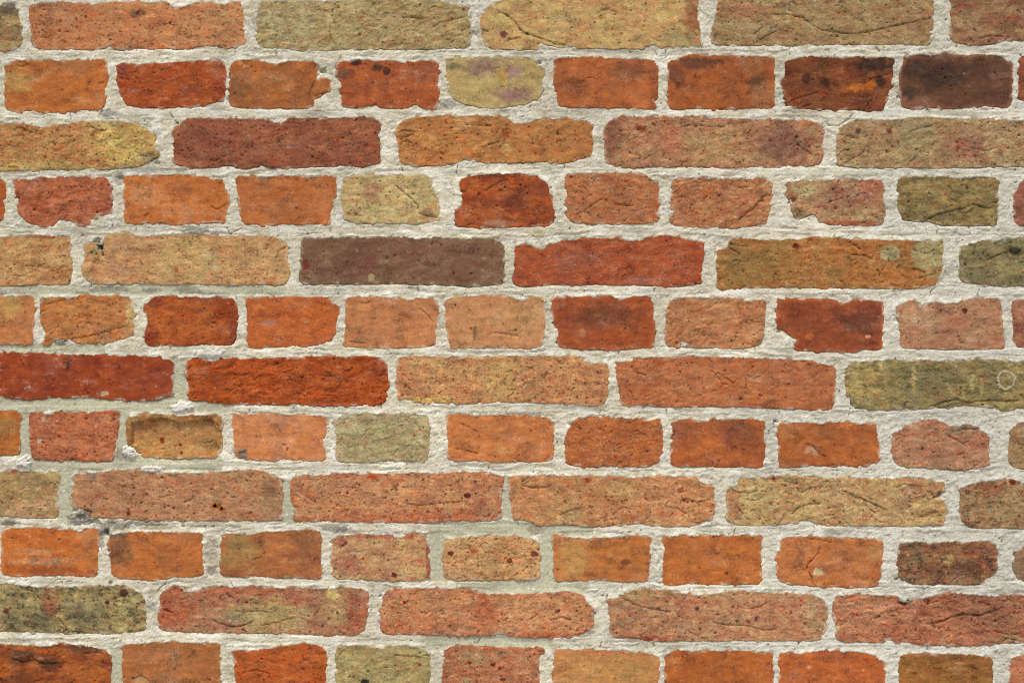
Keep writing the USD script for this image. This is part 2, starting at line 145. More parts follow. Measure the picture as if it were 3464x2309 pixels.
brick("E 740,505 790,490 860,485 940,482 1020,485 1100,482 1160,485 1200,500 1250,512 1300,490 1370,492 1390,510 1398,580 1395,650 1390,720 1378,790 1350,825 1270,830 1190,822 1110,825 1030,820 940,825 860,820 800,830 768,830 755,780 740,720 735,640 742,580 730,540",
      "smooth", (200, 132, 84), (194, 124, 76), .5, .2, .1, blobs="E 1250,640,150,120,196,140,84,.6;E 930,720,14,50,120,90,60,.7;E 1350,560,40,60,196,150,90,.6")
brick("E 1450,500 1510,492 1600,488 1700,485 1800,482 1860,490 1910,502 1960,488 2040,482 2100,482 2112,540 2115,620 2122,700 2118,770 2110,822 2040,825 1960,832 1880,840 1800,838 1720,830 1640,838 1560,825 1490,818 1475,780 1480,720 1460,670 1440,620 1432,560",
      "smooth", (174, 74, 44), (158, 68, 42), .5, .15, .1, blobs="E 1800,610,200,90,128,66,42,.8;E 1560,660,70,70,140,64,42,.6;E 1640,730,25,25,200,120,80,.6", edge=(186, 84, 56))
brick("F -5,540 20,510 60,492 140,490 220,495 300,490 380,495 460,500 500,518 545,515 600,505 632,510 640,560 632,630 630,700 625,770 600,805 530,822 450,828 370,822 290,818 200,822 110,815 40,818 0,812 -24,785 -27,700 -24,620 -18,570",
      "medium", (198, 130, 86), (190, 116, 76), .5, .6, blobs="F 560,570,80,60,184,116,80,.5;F 90,800,30,14,200,190,175,.8;F 30,720,60,80,196,112,70,.5")
brick("F 715,500 780,498 850,500 930,498 1010,502 1090,500 1110,525 1150,540 1185,520 1195,505 1270,508 1340,510 1415,518 1420,570 1425,640 1410,710 1412,780 1410,830 1360,842 1300,830 1230,850 1150,852 1080,845 1000,850 920,842 840,845 828,815 845,770 810,745 770,715 730,700 710,660 708,590 715,540",
      "smooth", (160, 70, 42), (140, 62, 40), .5, .2, .15, blobs="F 1260,650,150,90,108,56,40,.75;F 900,640,150,90,140,62,40,.5;F 1320,750,18,14,220,140,100,.8;F 930,750,30,25,210,100,60,.6", edge=(188, 88, 58), label="dark red brick with a mortar-filled chip at its lower left corner")
brick("F 1510,545 1550,525 1590,512 1650,520 1665,550 1690,560 1705,525 1760,520 1830,535 1900,525 1960,505 2040,498 2120,498 2195,492 2200,560 2205,640 2215,720 2222,790 2225,830 2150,830 2070,835 1980,830 1900,832 1820,835 1740,828 1650,828 1580,825 1535,810 1528,740 1525,670 1510,640 1525,590",
      "medium", (188, 134, 96), (180, 118, 88), .5, .7, .1, blobs="F 1960,580,16,18,110,34,34,1.;F 1640,620,130,70,194,148,104,.6;F 1920,660,90,110,180,110,86,.5")
brick("F 2352,500 2270,510 2265,550 2280,620 2285,700 2275,770 2300,810 2352,820 2700,820 2700,500", "medium", (172, 106, 80), (150, 84, 66))
# ---- course 7 (stretchers)
brick("D -700,858 0,858 80,855 160,858 250,862 340,868 430,872 520,872 620,870 700,875 780,878 860,875 940,880 1020,880 1080,890 1130,910 1155,940 1140,990 1145,1050 1135,1100 1148,1140 1100,1150 1050,1165 980,1175 900,1175 840,1170 800,1165 740,1168 680,1160 620,1150 540,1150 460,1155 390,1155 320,1150 270,1165 190,1165 110,1160 40,1155 0,1140 -700,1140",
      "smooth", (168, 62, 40), (146, 50, 36), .5, .5, .5, blobs="D 900,1050,150,70,160,66,46,.6;D 120,960,100,70,172,62,40,.6;D 690,1130,30,14,190,160,130,.7;D 350,940,60,60,176,96,80,.4;D 450,940,12,30,70,44,40,.7", label="deep red brick with pale bloom at the left end of its course")
brick("D 1235,930 1260,900 1300,885 1340,895 1380,915 1440,920 1460,895 1540,900 1640,900 1740,895 1840,890 1940,892 2040,885 2140,880 E 0,878 60,880 140,885 220,882 290,888 330,910 350,950 348,1000 358,1060 345,1120 340,1180 310,1200 240,1205 170,1205 90,1205 20,1208 D 2180,1205 2110,1210 2050,1210 2000,1195 1940,1190 1880,1205 1800,1195 1700,1200 1600,1195 1500,1195 1400,1185 1330,1170 1290,1175 1250,1165 1240,1120 1255,1080 1240,1030 1230,980",
      "rough", (188, 72, 42), (172, 66, 42), .5, .5, .15, blobs="D 1300,980,90,60,180,84,58,.6;E 280,960,80,60,150,74,56,.5;D 2000,1040,200,70,164,68,44,.5")
brick("E 410,910 430,885 480,880 540,882 600,880 680,885 760,890 850,892 930,890 1010,885 1100,880 1200,880 1300,878 1400,882 1500,880 1580,882 1630,885 1650,905 1670,920 1740,930 1810,932 1815,990 1810,1050 1815,1110 1800,1160 1780,1200 1700,1208 1630,1200 1560,1190 1480,1190 1400,1188 1300,1185 1200,1185 1100,1180 1000,1188 900,1190 800,1190 700,1185 600,1188 540,1180 490,1165 440,1160 425,1170 415,1120 408,1060 412,980",
      "rough", (198, 140, 88), (190, 120, 80), .5, 2.0, blobs="E 1100,1030,130,190,200,164,90,.55;E 640,950,150,60,196,150,92,.6;E 620,1170,250,22,200,160,80,.8;E 1450,1000,190,140,196,130,84,.6;E 1740,1060,80,120,188,116,78,.7;E 470,1020,70,120,190,118,78,.6", label="mottled brick of pink and yellow clay with red specks")
brick("E 1870,920 1920,915 1970,920 1985,895 2060,890 2140,885 F -20,885 80,885 160,882 260,885 360,890 440,890 540,895 640,895 740,900 840,905 920,910 980,920 1040,935 1095,950 1105,1000 1100,1060 1098,1130 1090,1200 1075,1230 980,1235 880,1230 780,1228 680,1222 580,1220 480,1212 380,1215 280,1210 180,1218 80,1212 0,1215 E 2150,1215 2080,1205 2000,1200 1940,1205 1900,1200 1892,1150 1885,1090 1870,1030 1865,970",
      "medium", (192, 108, 70), (184, 98, 64), .5, .7, blobs="F 180,1030,200,90,196,120,80,.6;F 800,1000,200,100,182,104,76,.5;F 605,1138,14,12,140,50,40,.9")
brick("F 1180,945 1220,920 1290,912 1380,908 1480,905 1580,912 1680,905 1780,915 1880,910 1980,905 2080,905 2180,902 2260,915 2300,920 2352,910 2540,912 2550,1080 2540,1225 2352,1220 2290,1222 2220,1235 2150,1220 2050,1210 1950,1208 1860,1215 1780,1222 1700,1225 1620,1230 1540,1228 1440,1232 1340,1230 1250,1228 1220,1210 1205,1180 1210,1145 1180,1135 1170,1080 1165,1010 1162,960",
      "rough", (164, 142, 80), (132, 118, 76), .5, .3, blobs="F 1330,1050,160,140,178,152,84,.7;F 1700,1030,260,110,128,116,76,.7;F 2120,1050,60,120,130,112,74,.6;F 2010,1060,14,80,184,160,88,.7;F 1620,1020,16,90,184,160,88,.7;F 1950,1100,12,60,184,160,88,.6;F 1400,960,14,60,186,162,88,.6;F 2070,1090,12,60,180,156,86,.6", label="olive brick with a ring of old plaster at its right end")
# ---- course 8 (headers)
brick("D -500,1240 70,1240 130,1240 132,1300 122,1370 130,1430 130,1500 120,1530 60,1535 -500,1532", "smooth", (188, 102, 46), (176, 92, 44), .5, .2, blobs="D 40,1350,80,60,170,118,60,.7")
brick("D 195,1250 230,1255 270,1260 300,1270 330,1265 360,1245 430,1250 500,1245 560,1250 590,1258 650,1250 720,1245 790,1250 790,1310 780,1370 775,1430 765,1490 755,1540 735,1575 660,1570 560,1570 470,1565 380,1572 290,1565 215,1560 205,1500 195,1430 195,1340",
      "rough", (194, 106, 76), (184, 96, 68), .5, 1.2, .1, blobs="D 290,1295,16,18,204,160,120,.9;D 265,1440,20,14,200,180,160,.9;D 700,1300,50,40,204,134,100,.5", edge=(180, 84, 60))
brick("D 850,1285 900,1275 960,1262 1030,1265 1100,1270 1180,1278 1270,1272 1350,1275 1420,1268 1470,1275 1478,1320 1470,1380 1475,1440 1465,1500 1450,1530 1420,1555 1350,1552 1260,1548 1170,1560 1090,1553 1000,1548 940,1543 930,1520 890,1510 860,1480 840,1440 838,1380 840,1320",
      "medium", (190, 134, 76), (180, 122, 68), .5, .5, blobs="D 1070,1440,16,22,150,56,30,1.2;D 1192,1468,12,12,140,54,34,1.1;D 1200,1522,11,12,140,50,34,1.1;D 1150,1285,330,26,152,98,50,.8;D 860,1400,26,130,160,104,54,.7;D 1462,1340,20,80,170,112,58,.6;D 910,1360,60,40,140,100,70,.5", label="tan brick weathered into a hollow behind a raised rim")
brick("D 1535,1262 1600,1262 1680,1265 1760,1262 1840,1265 1920,1268 2000,1268 2080,1275 2165,1278 2168,1330 2160,1390 2145,1440 2150,1500 2162,1565 2080,1570 1980,1568 1880,1562 1790,1565 1700,1568 1610,1560 1570,1550 1555,1500 1550,1430 1540,1350",
      "smooth", (208, 124, 80), (200, 112, 68), .5, .1, .15, blobs="D 1850,1320,150,40,176,112,78,.6;D 1610,1530,30,40,120,110,95,.7;D 1990,1470,120,70,206,116,68,.6")
brick("E 0,1310 30,1285 90,1270 160,1262 240,1258 320,1262 400,1260 480,1262 560,1265 620,1275 632,1330 628,1400 632,1460 628,1520 620,1570 540,1575 450,1575 360,1570 270,1578 180,1582 90,1585 30,1575 5,1550 8,1480 5,1400",
      "rough", (176, 162, 108), (166, 148, 98), .5, .4, blobs="E 80,1310,90,60,186,174,124,.6;E 350,1450,220,110,158,148,90,.5", label="pale olive-green brick")
brick("E 740,1275 790,1272 860,1268 950,1272 1050,1272 1100,1265 1180,1265 1260,1272 1340,1280 1420,1285 1445,1310 1450,1370 1448,1440 1450,1500 1448,1560 1420,1580 1340,1580 1250,1578 1160,1575 1070,1580 980,1572 880,1568 800,1572 755,1560 748,1500 750,1430 745,1360",
      "smooth", (200, 112, 64), (190, 102, 58), .5, .2, .1, blobs="E 1110,1500,60,24,200,140,80,.7;E 1150,1390,40,40,160,96,62,.6;E 1000,1350,16,14,150,120,60,.7")
brick("E 1590,1305 1640,1285 1720,1280 1800,1285 1880,1288 1960,1295 2040,1298 2090,1312 2120,1300 2150,1300 2170,1340 2180,1400 2175,1470 2165,1530 2150,1580 2080,1605 2000,1610 1900,1605 1800,1605 1720,1612 1640,1608 1570,1600 1530,1580 1525,1510 1530,1440 1545,1380 1565,1330",
      "rough", (190, 102, 62), (178, 92, 56), .5, .7)
brick("F 25,1305 80,1302 140,1300 200,1310 260,1308 320,1300 400,1292 480,1295 560,1298 630,1302 635,1370 628,1440 635,1510 630,1570 625,1615 540,1618 450,1612 350,1615 250,1612 150,1608 60,1610 15,1600 10,1540 18,1460 20,1380",
      "smooth", (184, 88, 50), (160, 78, 46), .5, .4, .05, blobs="F 460,1380,150,70,140,76,50,.7;F 80,1360,70,60,150,80,52,.6;F 260,1480,120,80,196,96,52,.6")
brick("F 720,1330 780,1318 850,1320 920,1318 1000,1328 1070,1320 1150,1315 1230,1320 1300,1328 1365,1325 1372,1380 1385,1440 1390,1500 1395,1560 1385,1580 1350,1585 1320,1605 1240,1610 1150,1605 1050,1608 960,1600 860,1612 780,1618 720,1612 722,1540 728,1470 715,1400",
      "smooth", (188, 94, 48), (172, 86, 46), .5, .2, .15, blobs="F 800,1370,90,50,186,116,68,.6;F 950,1510,50,30,196,150,116,.7;F 1060,1380,120,50,160,84,46,.5")
brick("F 1475,1390 1530,1365 1600,1340 1640,1310 1700,1300 1760,1298 1820,1320 1870,1350 1920,1345 1980,1330 2040,1350 2090,1380 2120,1400 2118,1460 2122,1530 2125,1600 2100,1615 2040,1615 1970,1632 1900,1635 1820,1625 1740,1620 1660,1612 1590,1618 1540,1610 1500,1580 1485,1540 1470,1500 1480,1440",
      "rough", (188, 130, 96), (176, 112, 84), .5, .8, blobs="F 1960,1370,110,45,150,124,92,.8;F 1780,1340,80,50,176,108,84,.6;F 2020,1440,90,60,176,110,82,.6;F 1580,1620,80,30,176,150,92,.7")
brick("F 2352,1310 2290,1340 2255,1370 2260,1430 2245,1500 2250,1560 2270,1610 2352,1630 2750,1630 2750,1310", "rough", (170, 136, 90), (150, 116, 78))
# ---- course 9 (stretchers)
brick("G -900,165 0,175 40,160 90,150 120,165 200,165 280,170 350,172 395,185 395,230 380,290 385,340 375,380 388,420 380,470 340,475 270,472 190,470 110,465 50,458 0,460 -900,460",
      "rough", (184, 148, 92), (168, 132, 80), .5, .9, blobs="G 200,420,180,60,192,142,100,.8;G 330,190,60,50,184,160,90,.7;G 220,230,120,50,150,126,84,.6;G 80,160,40,14,170,80,60,.9")
brick("G 485,185 540,175 620,178 700,165 760,158 830,155 900,155 970,170 1060,175 1150,170 1240,180 1330,175 1420,172 1500,165 1580,158 1660,155 1720,160 1780,180 1840,200 1880,215 1865,240 1868,300 1865,370 1868,430 1860,485 1780,492 1680,488 1580,490 1480,492 1380,488 1280,490 1180,488 1080,490 980,485 900,482 830,475 750,475 680,470 620,470 590,455 560,440 540,420 500,405 485,390 482,330 490,260",
      "rough", (188, 130, 90), (178, 116, 80), .5, .6, blobs="G 1790,330,70,160,156,112,78,.75;G 1600,200,160,50,176,128,84,.5;G 1425,396,26,22,180,84,30,.9;G 1468,413,20,18,180,84,30,.9;G 1425,396,11,11,20,12,10,1.5;G 1468,413,9,9,20,12,10,1.5;G 852,440,14,24,140,60,30,.8;G 620,190,50,30,110,100,90,.6;G 550,430,60,30,120,104,90,.7", label="long pinkish brown brick with two small rust-ringed holes")
brick("G 1925,230 1950,195 2020,188 2100,195 2200,185 H 0,183 60,180 130,178 200,185 270,178 350,182 440,180 530,175 620,178 700,182 780,180 860,172 950,172 1030,178 1090,192 1120,205 1110,260 1108,320 1100,380 1105,440 1085,480 1020,490 940,492 860,488 780,490 700,498 600,505 500,500 400,502 300,498 200,500 100,495 0,495 G 2140,490 2060,495 1960,495 1945,480 1965,450 1960,410 1940,370 1925,320 1930,270",
      "rough", (202, 138, 92), (194, 118, 82), .5, 2.0, blobs="H 880,325,24,18,90,40,30,1.2;H 250,200,45,20,180,60,38,.9;H 860,440,30,30,176,76,52,.5;H 500,470,500,35,192,102,72,.7;H 60,250,60,60,196,130,100,.6", edge=(192, 98, 72))
brick("H 1150,205 1200,200 1280,198 1370,190 1460,190 1550,195 1640,198 1740,195 1840,200 1940,205 2020,208 2080,198 2160,195 I -40,196 60,200 130,198 180,200 195,225 250,255 300,270 298,330 302,390 290,440 285,485 230,490 200,510 140,525 70,525 0,530 H 2170,525 2110,525 2060,505 2010,505 1960,515 1880,522 1800,530 1720,532 1640,525 1580,515 1500,512 1420,522 1360,525 1330,505 1280,490 1230,485 1180,475 1175,420 1170,360 1160,300 1155,250",
      "rough", (200, 136, 88), (190, 122, 80), .5, 1.2, blobs="H 1530,440,110,70,194,152,88,.7;H 1880,280,110,70,200,154,92,.6;H 1676,222,16,16,170,70,50,1.;I 80,290,20,20,140,50,40,.9;H 2290,290,20,16,150,56,44,.9")
brick("I 380,265 440,270 460,235 480,205 540,208 620,205 700,195 780,192 860,192 940,195 1000,198 1030,215 1100,205 1180,200 1260,210 1340,215 1420,210 1500,215 1560,200 1640,205 1700,215 1760,235 1835,238 1830,290 1820,330 1800,350 1835,375 1840,430 1830,480 1810,515 1720,520 1640,525 1560,530 1480,520 1410,528 1340,520 1260,525 1180,520 1100,525 1020,515 970,515 950,490 900,485 860,490 840,505 760,508 680,520 600,522 520,522 450,515 410,500 380,480 385,420 378,350",
      "rough", (196, 160, 98), (186, 140, 92), .5, 1.1, blobs="I 600,300,160,110,200,172,106,.7;I 1150,300,160,80,194,146,98,.6;I 1650,290,110,70,172,114,82,.7;I 1450,400,160,80,176,134,94,.6;I 430,380,50,110,178,120,84,.6;I 693,210,12,14,150,44,34,1.2", label="yellow-tan brick with swirling folds in its clay")
brick("I 1925,280 1980,250 2050,240 2120,225 2200,215 2290,222 2330,250 2352,250 2860,240 2860,545 2352,545 2290,540 2220,535 2140,540 2060,538 1990,530 1945,510 1930,450 1925,380 1928,320",
      "rough", (180, 140, 92), (160, 112, 80), .5, 1.8, blobs="I 2130,280,110,40,150,84,62,.6;I 2275,235,22,22,140,40,34,1.1;I 2200,430,130,80,176,150,96,.5")
# ---- course 10 (headers)
brick("G 15,560 60,545 130,540 210,545 300,542 390,545 480,545 500,565 545,560 570,540 640,545 655,570 652,640 650,720 655,790 640,855 560,860 480,850 400,852 320,855 240,850 160,858 80,855 15,850 10,780 12,700 10,620",
      "smooth", (208, 102, 52), (194, 90, 46), .5, .1, .15, blobs="G 300,760,250,30,210,140,90,.8;G 240,700,150,25,210,144,92,.6;G 590,700,80,130,184,106,58,.7;G 300,830,260,25,160,70,40,.6;G 570,580,70,30,196,134,84,.6", label="bright orange brick with pale smears")
brick("G 740,585 800,572 870,568 950,562 1040,568 1130,565 1220,570 1300,572 1340,575 1342,640 1338,710 1350,780 1350,850 1300,858 1220,862 1140,862 1100,875 1030,885 950,880 870,878 800,870 745,855 738,800 725,730 718,660 725,610",
      "smooth", (194, 102, 52), (180, 92, 48), .5, .15, .1, blobs="G 780,690,90,120,134,84,52,.75;G 1080,760,60,70,156,88,50,.6;G 780,590,60,25,90,80,70,.6;G 1260,600,80,50,170,96,54,.5")
brick("G 1470,600 1500,575 1580,578 1650,590 1690,575 1760,565 1840,562 1920,555 2000,555 2080,552 2125,560 2135,620 2130,690 2135,760 2130,830 2130,875 2080,878 2000,870 1920,868 1850,875 1790,862 1700,858 1600,865 1520,858 1460,850 1455,780 1465,700 1460,650",
      "smooth", (186, 104, 58), (164, 92, 54), .5, .15, .1, blobs="G 1580,690,140,130,166,118,62,.9;G 2030,640,100,60,140,84,52,.6;G 1990,750,110,80,150,86,54,.6;G 1560,660,60,40,140,110,66,.5;G 1900,800,90,50,196,110,58,.6")
brick("H -20,620 10,600 70,588 140,585 210,580 290,585 370,590 440,600 480,580 550,580 600,588 615,620 622,690 625,760 632,830 632,875 580,885 490,888 400,882 300,888 200,880 100,878 20,870 -15,850 -20,780 -18,700",
      "rough", (200, 156, 98), (192, 128, 92), .55, 1.1, blobs="H 50,640,28,24,110,60,52,.9;H 90,780,100,80,176,108,84,.8;H 320,590,280,22,184,96,74,.9;H 10,620,60,40,190,104,80,.7;H 340,830,80,50,180,116,86,.7;H 395,850,22,16,110,40,36,1.;H 620,740,16,130,170,86,70,.9")
brick("H 730,625 790,610 860,605 920,600 980,592 1060,590 1130,595 1200,590 1270,605 1330,620 1360,645 1358,700 1365,740 1350,790 1362,840 1345,880 1270,882 1180,885 1090,882 1000,885 910,880 820,885 740,880 720,850 725,790 715,720 728,670",
      "rough", (206, 154, 98), (200, 136, 88), .5, 1.8, blobs="H 1320,712,24,20,120,50,40,.8;H 770,712,18,16,110,50,40,1.;H 925,690,26,16,184,80,54,.8;H 1160,755,18,16,130,54,42,.9")
brick("H 1445,590 1500,592 1560,600 1620,605 1700,612 1780,605 1850,600 1920,592 2000,588 2080,590 2100,620 2090,670 2095,730 2085,790 2085,850 2070,890 1990,895 1900,898 1820,885 1730,888 1640,882 1550,888 1460,885 1450,820 1455,740 1445,660",
      "smooth", (194, 108, 54), (182, 98, 50), .5, .15, .05, blobs="H 1580,740,130,150,190,132,70,.85;H 1930,765,30,20,120,70,44,.6;H 1560,610,120,25,200,120,76,.6", edge=(200, 112, 72))
brick("I -48,600 0,598 60,590 140,592 230,590 320,588 410,592 500,590 605,590 612,640 608,710 612,780 615,850 610,910 540,910 460,905 380,915 290,912 200,910 110,908 40,920 -20,918 -40,890 -46,820 -38,740 -32,680",
      "smooth", (192, 100, 52), (180, 90, 46), .5, .15, .05, blobs="I 200,680,160,60,170,92,50,.5")
brick("I 740,610 800,600 870,598 950,598 1030,600 1110,602 1200,600 1290,610 1370,608 1420,630 1415,700 1410,770 1408,840 1395,890 1375,930 1280,932 1180,935 1080,925 1000,930 940,920 860,912 790,910 740,890 710,860 715,810 705,760 725,700 740,660",
      "smooth", (196, 110, 62), (184, 98, 56), .5, .15, .35, blobs="I 985,830,30,25,210,190,130,.8;I 1360,700,60,60,180,124,68,.7;I 1180,720,120,50,160,94,56,.5;I 870,740,30,50,150,88,54,.4", label="orange brick split by a thin upright crack")
brick("I 1525,640 1590,632 1660,630 1730,645 1800,635 1880,630 1960,635 2040,630 2110,632 2165,640 2178,680 2168,740 2178,800 2155,840 2110,870 2080,910 2000,918 1910,912 1820,910 1740,910 1650,908 1600,905 1560,880 1520,870 1515,800 1520,720",
      "rough", (160, 106, 72), (138, 84, 60), .5, .8, blobs="I 1600,720,90,90,134,106,74,.6;I 1850,745,40,32,184,150,84,1.2;I 1706,850,9,30,140,40,24,1.2;I 2090,760,90,110,156,82,62,.7;I 1980,820,90,60,110,70,54,.5;I 1650,870,130,40,160,108,76,.6", label="dark mottled brick with charred speckling")
brick("I 2352,650 2320,690 2290,720 2280,770 2290,830 2310,870 2352,890 2750,890 2750,640", "rough", (156, 126, 90), (140, 108, 78))
# ---- course 11 (stretchers)
brick("G -600,915 0,915 40,900 90,910 160,925 240,928 330,935 420,930 500,925 590,920 680,925 760,920 830,925 880,940 910,960 935,975 965,1010 965,1080 960,1150 965,1210 930,1225 850,1228 770,1232 690,1240 610,1235 530,1238 450,1240 370,1232 280,1225 190,1228 100,1222 0,1225 -600,1225",
      "rough", (172, 150, 88), (142, 126, 80), .5, .7, blobs="G 330,1060,60,110,166,92,66,.9;G 270,1150,90,60,100,96,74,.6;G 560,1140,120,70,104,98,74,.55;G 820,965,26,22,96,50,44,1.;G 710,1035,14,16,110,44,44,1.;G 40,1090,24,16,120,40,36,1.;G 60,1150,90,60,112,104,78,.5", label="olive brick with dark moss-like mottling")
brick("G 1060,990 1090,950 1130,925 1170,920 1200,940 1250,965 1300,960 1340,935 1400,940 1460,925 1540,930 1620,930 1700,920 1780,925 1860,940 1940,935 2040,940 2140,940 H -20,937 60,935 130,938 190,945 228,965 230,1010 215,1060 225,1110 205,1160 195,1210 165,1240 110,1248 40,1245 -10,1245 G 2160,1250 2080,1245 1980,1240 1880,1235 1780,1240 1680,1235 1580,1235 1480,1230 1380,1235 1280,1228 1180,1228 1100,1215 1060,1205 1042,1170 1045,1110 1060,1050",
      "rough", (184, 128, 92), (176, 104, 80), .5, 1.0, blobs="G 1150,1060,140,160,180,92,68,.9;G 1800,1110,280,120,178,152,92,.85;H 20,1060,90,160,178,150,92,.6;H 150,1110,75,130,182,90,68,.85;G 1600,960,300,30,184,98,74,.8;G 1980,1000,120,50,184,104,78,.7;H -20,980,40,40,214,190,100,.8;G 1540,1140,80,40,130,126,96,.5", label="brick with red ends and a yellow-olive middle")
brick("H 320,980 350,955 420,945 500,935 580,938 660,940 740,942 810,945 870,945 920,950 970,962 1010,978 1060,982 1120,975 1180,985 1250,978 1330,980 1400,965 1470,970 1530,955 1590,965 1640,985 1680,1030 1705,1070 1715,1130 1715,1190 1690,1215 1640,1235 1600,1255 1500,1260 1400,1262 1300,1260 1200,1255 1120,1240 1070,1238 1030,1250 950,1252 850,1248 740,1250 640,1245 540,1245 440,1245 350,1240 305,1230 305,1170 300,1120 295,1080 320,1030",
      "rough", (202, 136, 92), (194, 122, 82), .5, 1.0, blobs="H 1000,1090,90,120,192,96,70,.75;H 600,1190,350,60,194,110,78,.6;H 350,975,50,30,186,124,104,.7;H 1250,1080,180,60,200,142,94,.6;H 1480,1090,18,14,130,54,40,1.;H 460,1035,10,12,120,50,42,1.;H 1440,1250,300,16,180,80,60,.8", edge=(194, 108, 80))
brick("H 1815,1010 1870,1010 1910,975 1970,950 2050,945 2130,945 I -40,950 0,960 60,968 130,980 200,985 280,980 360,965 440,958 520,960 600,965 680,972 760,970 840,978 920,980 980,995 1030,1020 1045,1060 1052,1110 1035,1170 1040,1210 1020,1240 1010,1280 920,1285 830,1282 730,1285 630,1282 530,1285 430,1282 330,1288 230,1285 130,1285 40,1290 H 2150,1285 2070,1285 2010,1270 1940,1268 1870,1265 1835,1255 1820,1200 1825,1140 1815,1070",
      "rough", (188, 134, 92), (180, 116, 84), .5, 1.0, blobs="I 120,1040,90,80,184,110,84,.6;I 660,1100,240,80,186,118,88,.6;I 960,1130,90,130,172,134,88,.6;I 183,1072,14,14,84,64,60,1.;I 578,1138,14,14,100,60,58,1.;I 448,1155,12,12,110,70,66,1.;I 525,1158,18,14,140,52,48,1.;H 2100,1270,120,20,166,70,56,.9;H 2000,980,150,40,180,146,90,.6")
brick("I 1090,1020 1130,990 1200,978 1280,982 1360,985 1440,985 1510,990 1540,1010 1600,1030 1650,1010 1700,1000 1760,985 1830,968 1900,968 1980,980 2060,985 2140,995 2220,990 2300,985 2430,988 2440,1150 2430,1302 2352,1302 2270,1295 2190,1305 2100,1310 2000,1318 1900,1318 1800,1315 1700,1312 1640,1308 1590,1290 1540,1290 1510,1300 1480,1280 1440,1275 1430,1300 1350,1295 1260,1290 1180,1295 1120,1280 1100,1250 1110,1210 1100,1170 1085,1110 1082,1060",
      "rough", (186, 114, 82), (168, 96, 70), .5, 1.5, blobs="I 1300,1080,220,120,190,126,92,.7;I 2150,1100,250,130,148,92,70,.6;I 1570,1030,50,22,92,40,34,1.;I 1710,1020,26,14,130,44,36,.9;I 2250,1270,120,30,160,132,84,.6;I 1120,1200,18,24,190,156,100,.8", label="salmon brick with a long dark fold torn across its right half")
# ---- course 12 (headers)
brick("G -20,1305 60,1310 130,1320 200,1310 260,1325 330,1320 380,1310 450,1310 520,1315 590,1325 650,1340 700,1355 740,1390 740,1440 730,1500 735,1560 730,1615 0,1615 -20,1560 -12,1520 -24,1480",
      "medium", (176, 82, 40), (140, 66, 38), .5, .2, .05, blobs="G 130,1400,110,60,104,54,34,.85;G 320,1440,80,50,90,50,36,.8;G 560,1340,120,30,96,60,46,.7;G 500,1480,110,70,186,96,50,.6;G 150,1530,130,40,120,58,34,.7;G 40,1470,50,50,196,92,36,.7", label="rust brown brick with dark burnt patches")
brick("G 805,1320 860,1310 930,1305 1010,1298 1100,1290 1190,1292 1280,1300 1370,1302 1460,1305 1462,1380 1455,1450 1460,1520 1455,1615 830,1620 815,1560 812,1500 808,1420 815,1370",
      "smooth", (180, 100, 52), (164, 92, 50), .5, .2, .2, blobs="G 1000,1390,130,40,196,122,78,.5;G 1230,1400,120,80,160,96,50,.6;G 930,1545,60,24,160,134,84,.7;G 1120,1340,160,30,150,92,56,.5")
brick("G 1550,1350 1600,1345 1670,1355 1740,1345 1810,1340 1880,1320 1950,1308 2020,1305 2090,1310 2140,1335 2165,1370 2168,1440 2160,1520 2165,1620 1600,1620 1570,1570 1555,1500 1560,1430 1550,1390",
      "medium", (190, 84, 50), (178, 76, 46), .5, .7)
brick("H 10,1330 60,1322 150,1318 240,1330 320,1340 380,1322 460,1315 530,1325 590,1350 610,1375 635,1385 635,1450 632,1530 635,1625 10,1625 12,1540 8,1430",
      "rough", (178, 158, 94), (164, 144, 84), .5, .4, blobs="H 565,1445,12,10,150,70,50,.9;H 200,1560,24,18,60,56,44,.9", label="olive-yellow brick cut by the bottom of the view")
brick("H 730,1350 780,1325 850,1318 930,1320 1010,1325 1100,1335 1190,1330 1280,1335 1385,1330 1390,1360 1360,1385 1350,1420 1358,1480 1362,1560 1365,1625 725,1625 720,1560 715,1480 722,1410",
      "rough", (192, 120, 84), (182, 108, 76), .5, 1.6, blobs="H 940,1400,100,60,176,144,96,.6;H 893,1434,16,14,170,56,30,1.2;H 1050,1444,18,12,110,40,30,1.1;H 1093,1470,14,10,120,44,34,1.;H 1118,1543,22,14,110,50,36,1.1;H 870,1555,32,26,176,140,92,.7", edge=(190, 100, 72))
brick("H 1448,1350 1500,1345 1580,1350 1660,1342 1740,1345 1820,1350 1900,1348 1960,1362 2030,1362 2090,1375 2150,1390 2155,1450 2148,1530 2150,1630 1450,1630 1452,1560 1448,1480 1455,1410",
      "smooth", (194, 130, 70), (186, 116, 64), .5, .15, .05, blobs="H 1980,1480,150,80,184,130,66,.6;H 1700,1480,150,90,196,134,72,.6;H 1790,1360,150,20,190,106,66,.6", edge=(198, 108, 66))
brick("I -20,1390 10,1360 70,1350 150,1355 240,1352 330,1355 420,1352 500,1358 580,1360 660,1362 690,1375 685,1440 690,1520 695,1640 -25,1640 -22,1550 -28,1470",
      "smooth", (188, 92, 44), (174, 82, 42), .5, .15, .05, blobs="I 330,1460,120,80,166,86,44,.5;I 640,1490,60,90,196,98,56,.5")
brick("I 725,1370 790,1365 860,1375 920,1365 1000,1355 1080,1352 1160,1358 1240,1355 1320,1375 1370,1385 1390,1410 1425,1420 1430,1500 1435,1640 725,1640 722,1570 735,1500 722,1430",
      "smooth", (190, 88, 50), (176, 78, 46), .5, .15, .2, blobs="I 1100,1400,160,40,154,74,48,.5;I 926,1460,16,12,210,150,110,.7")
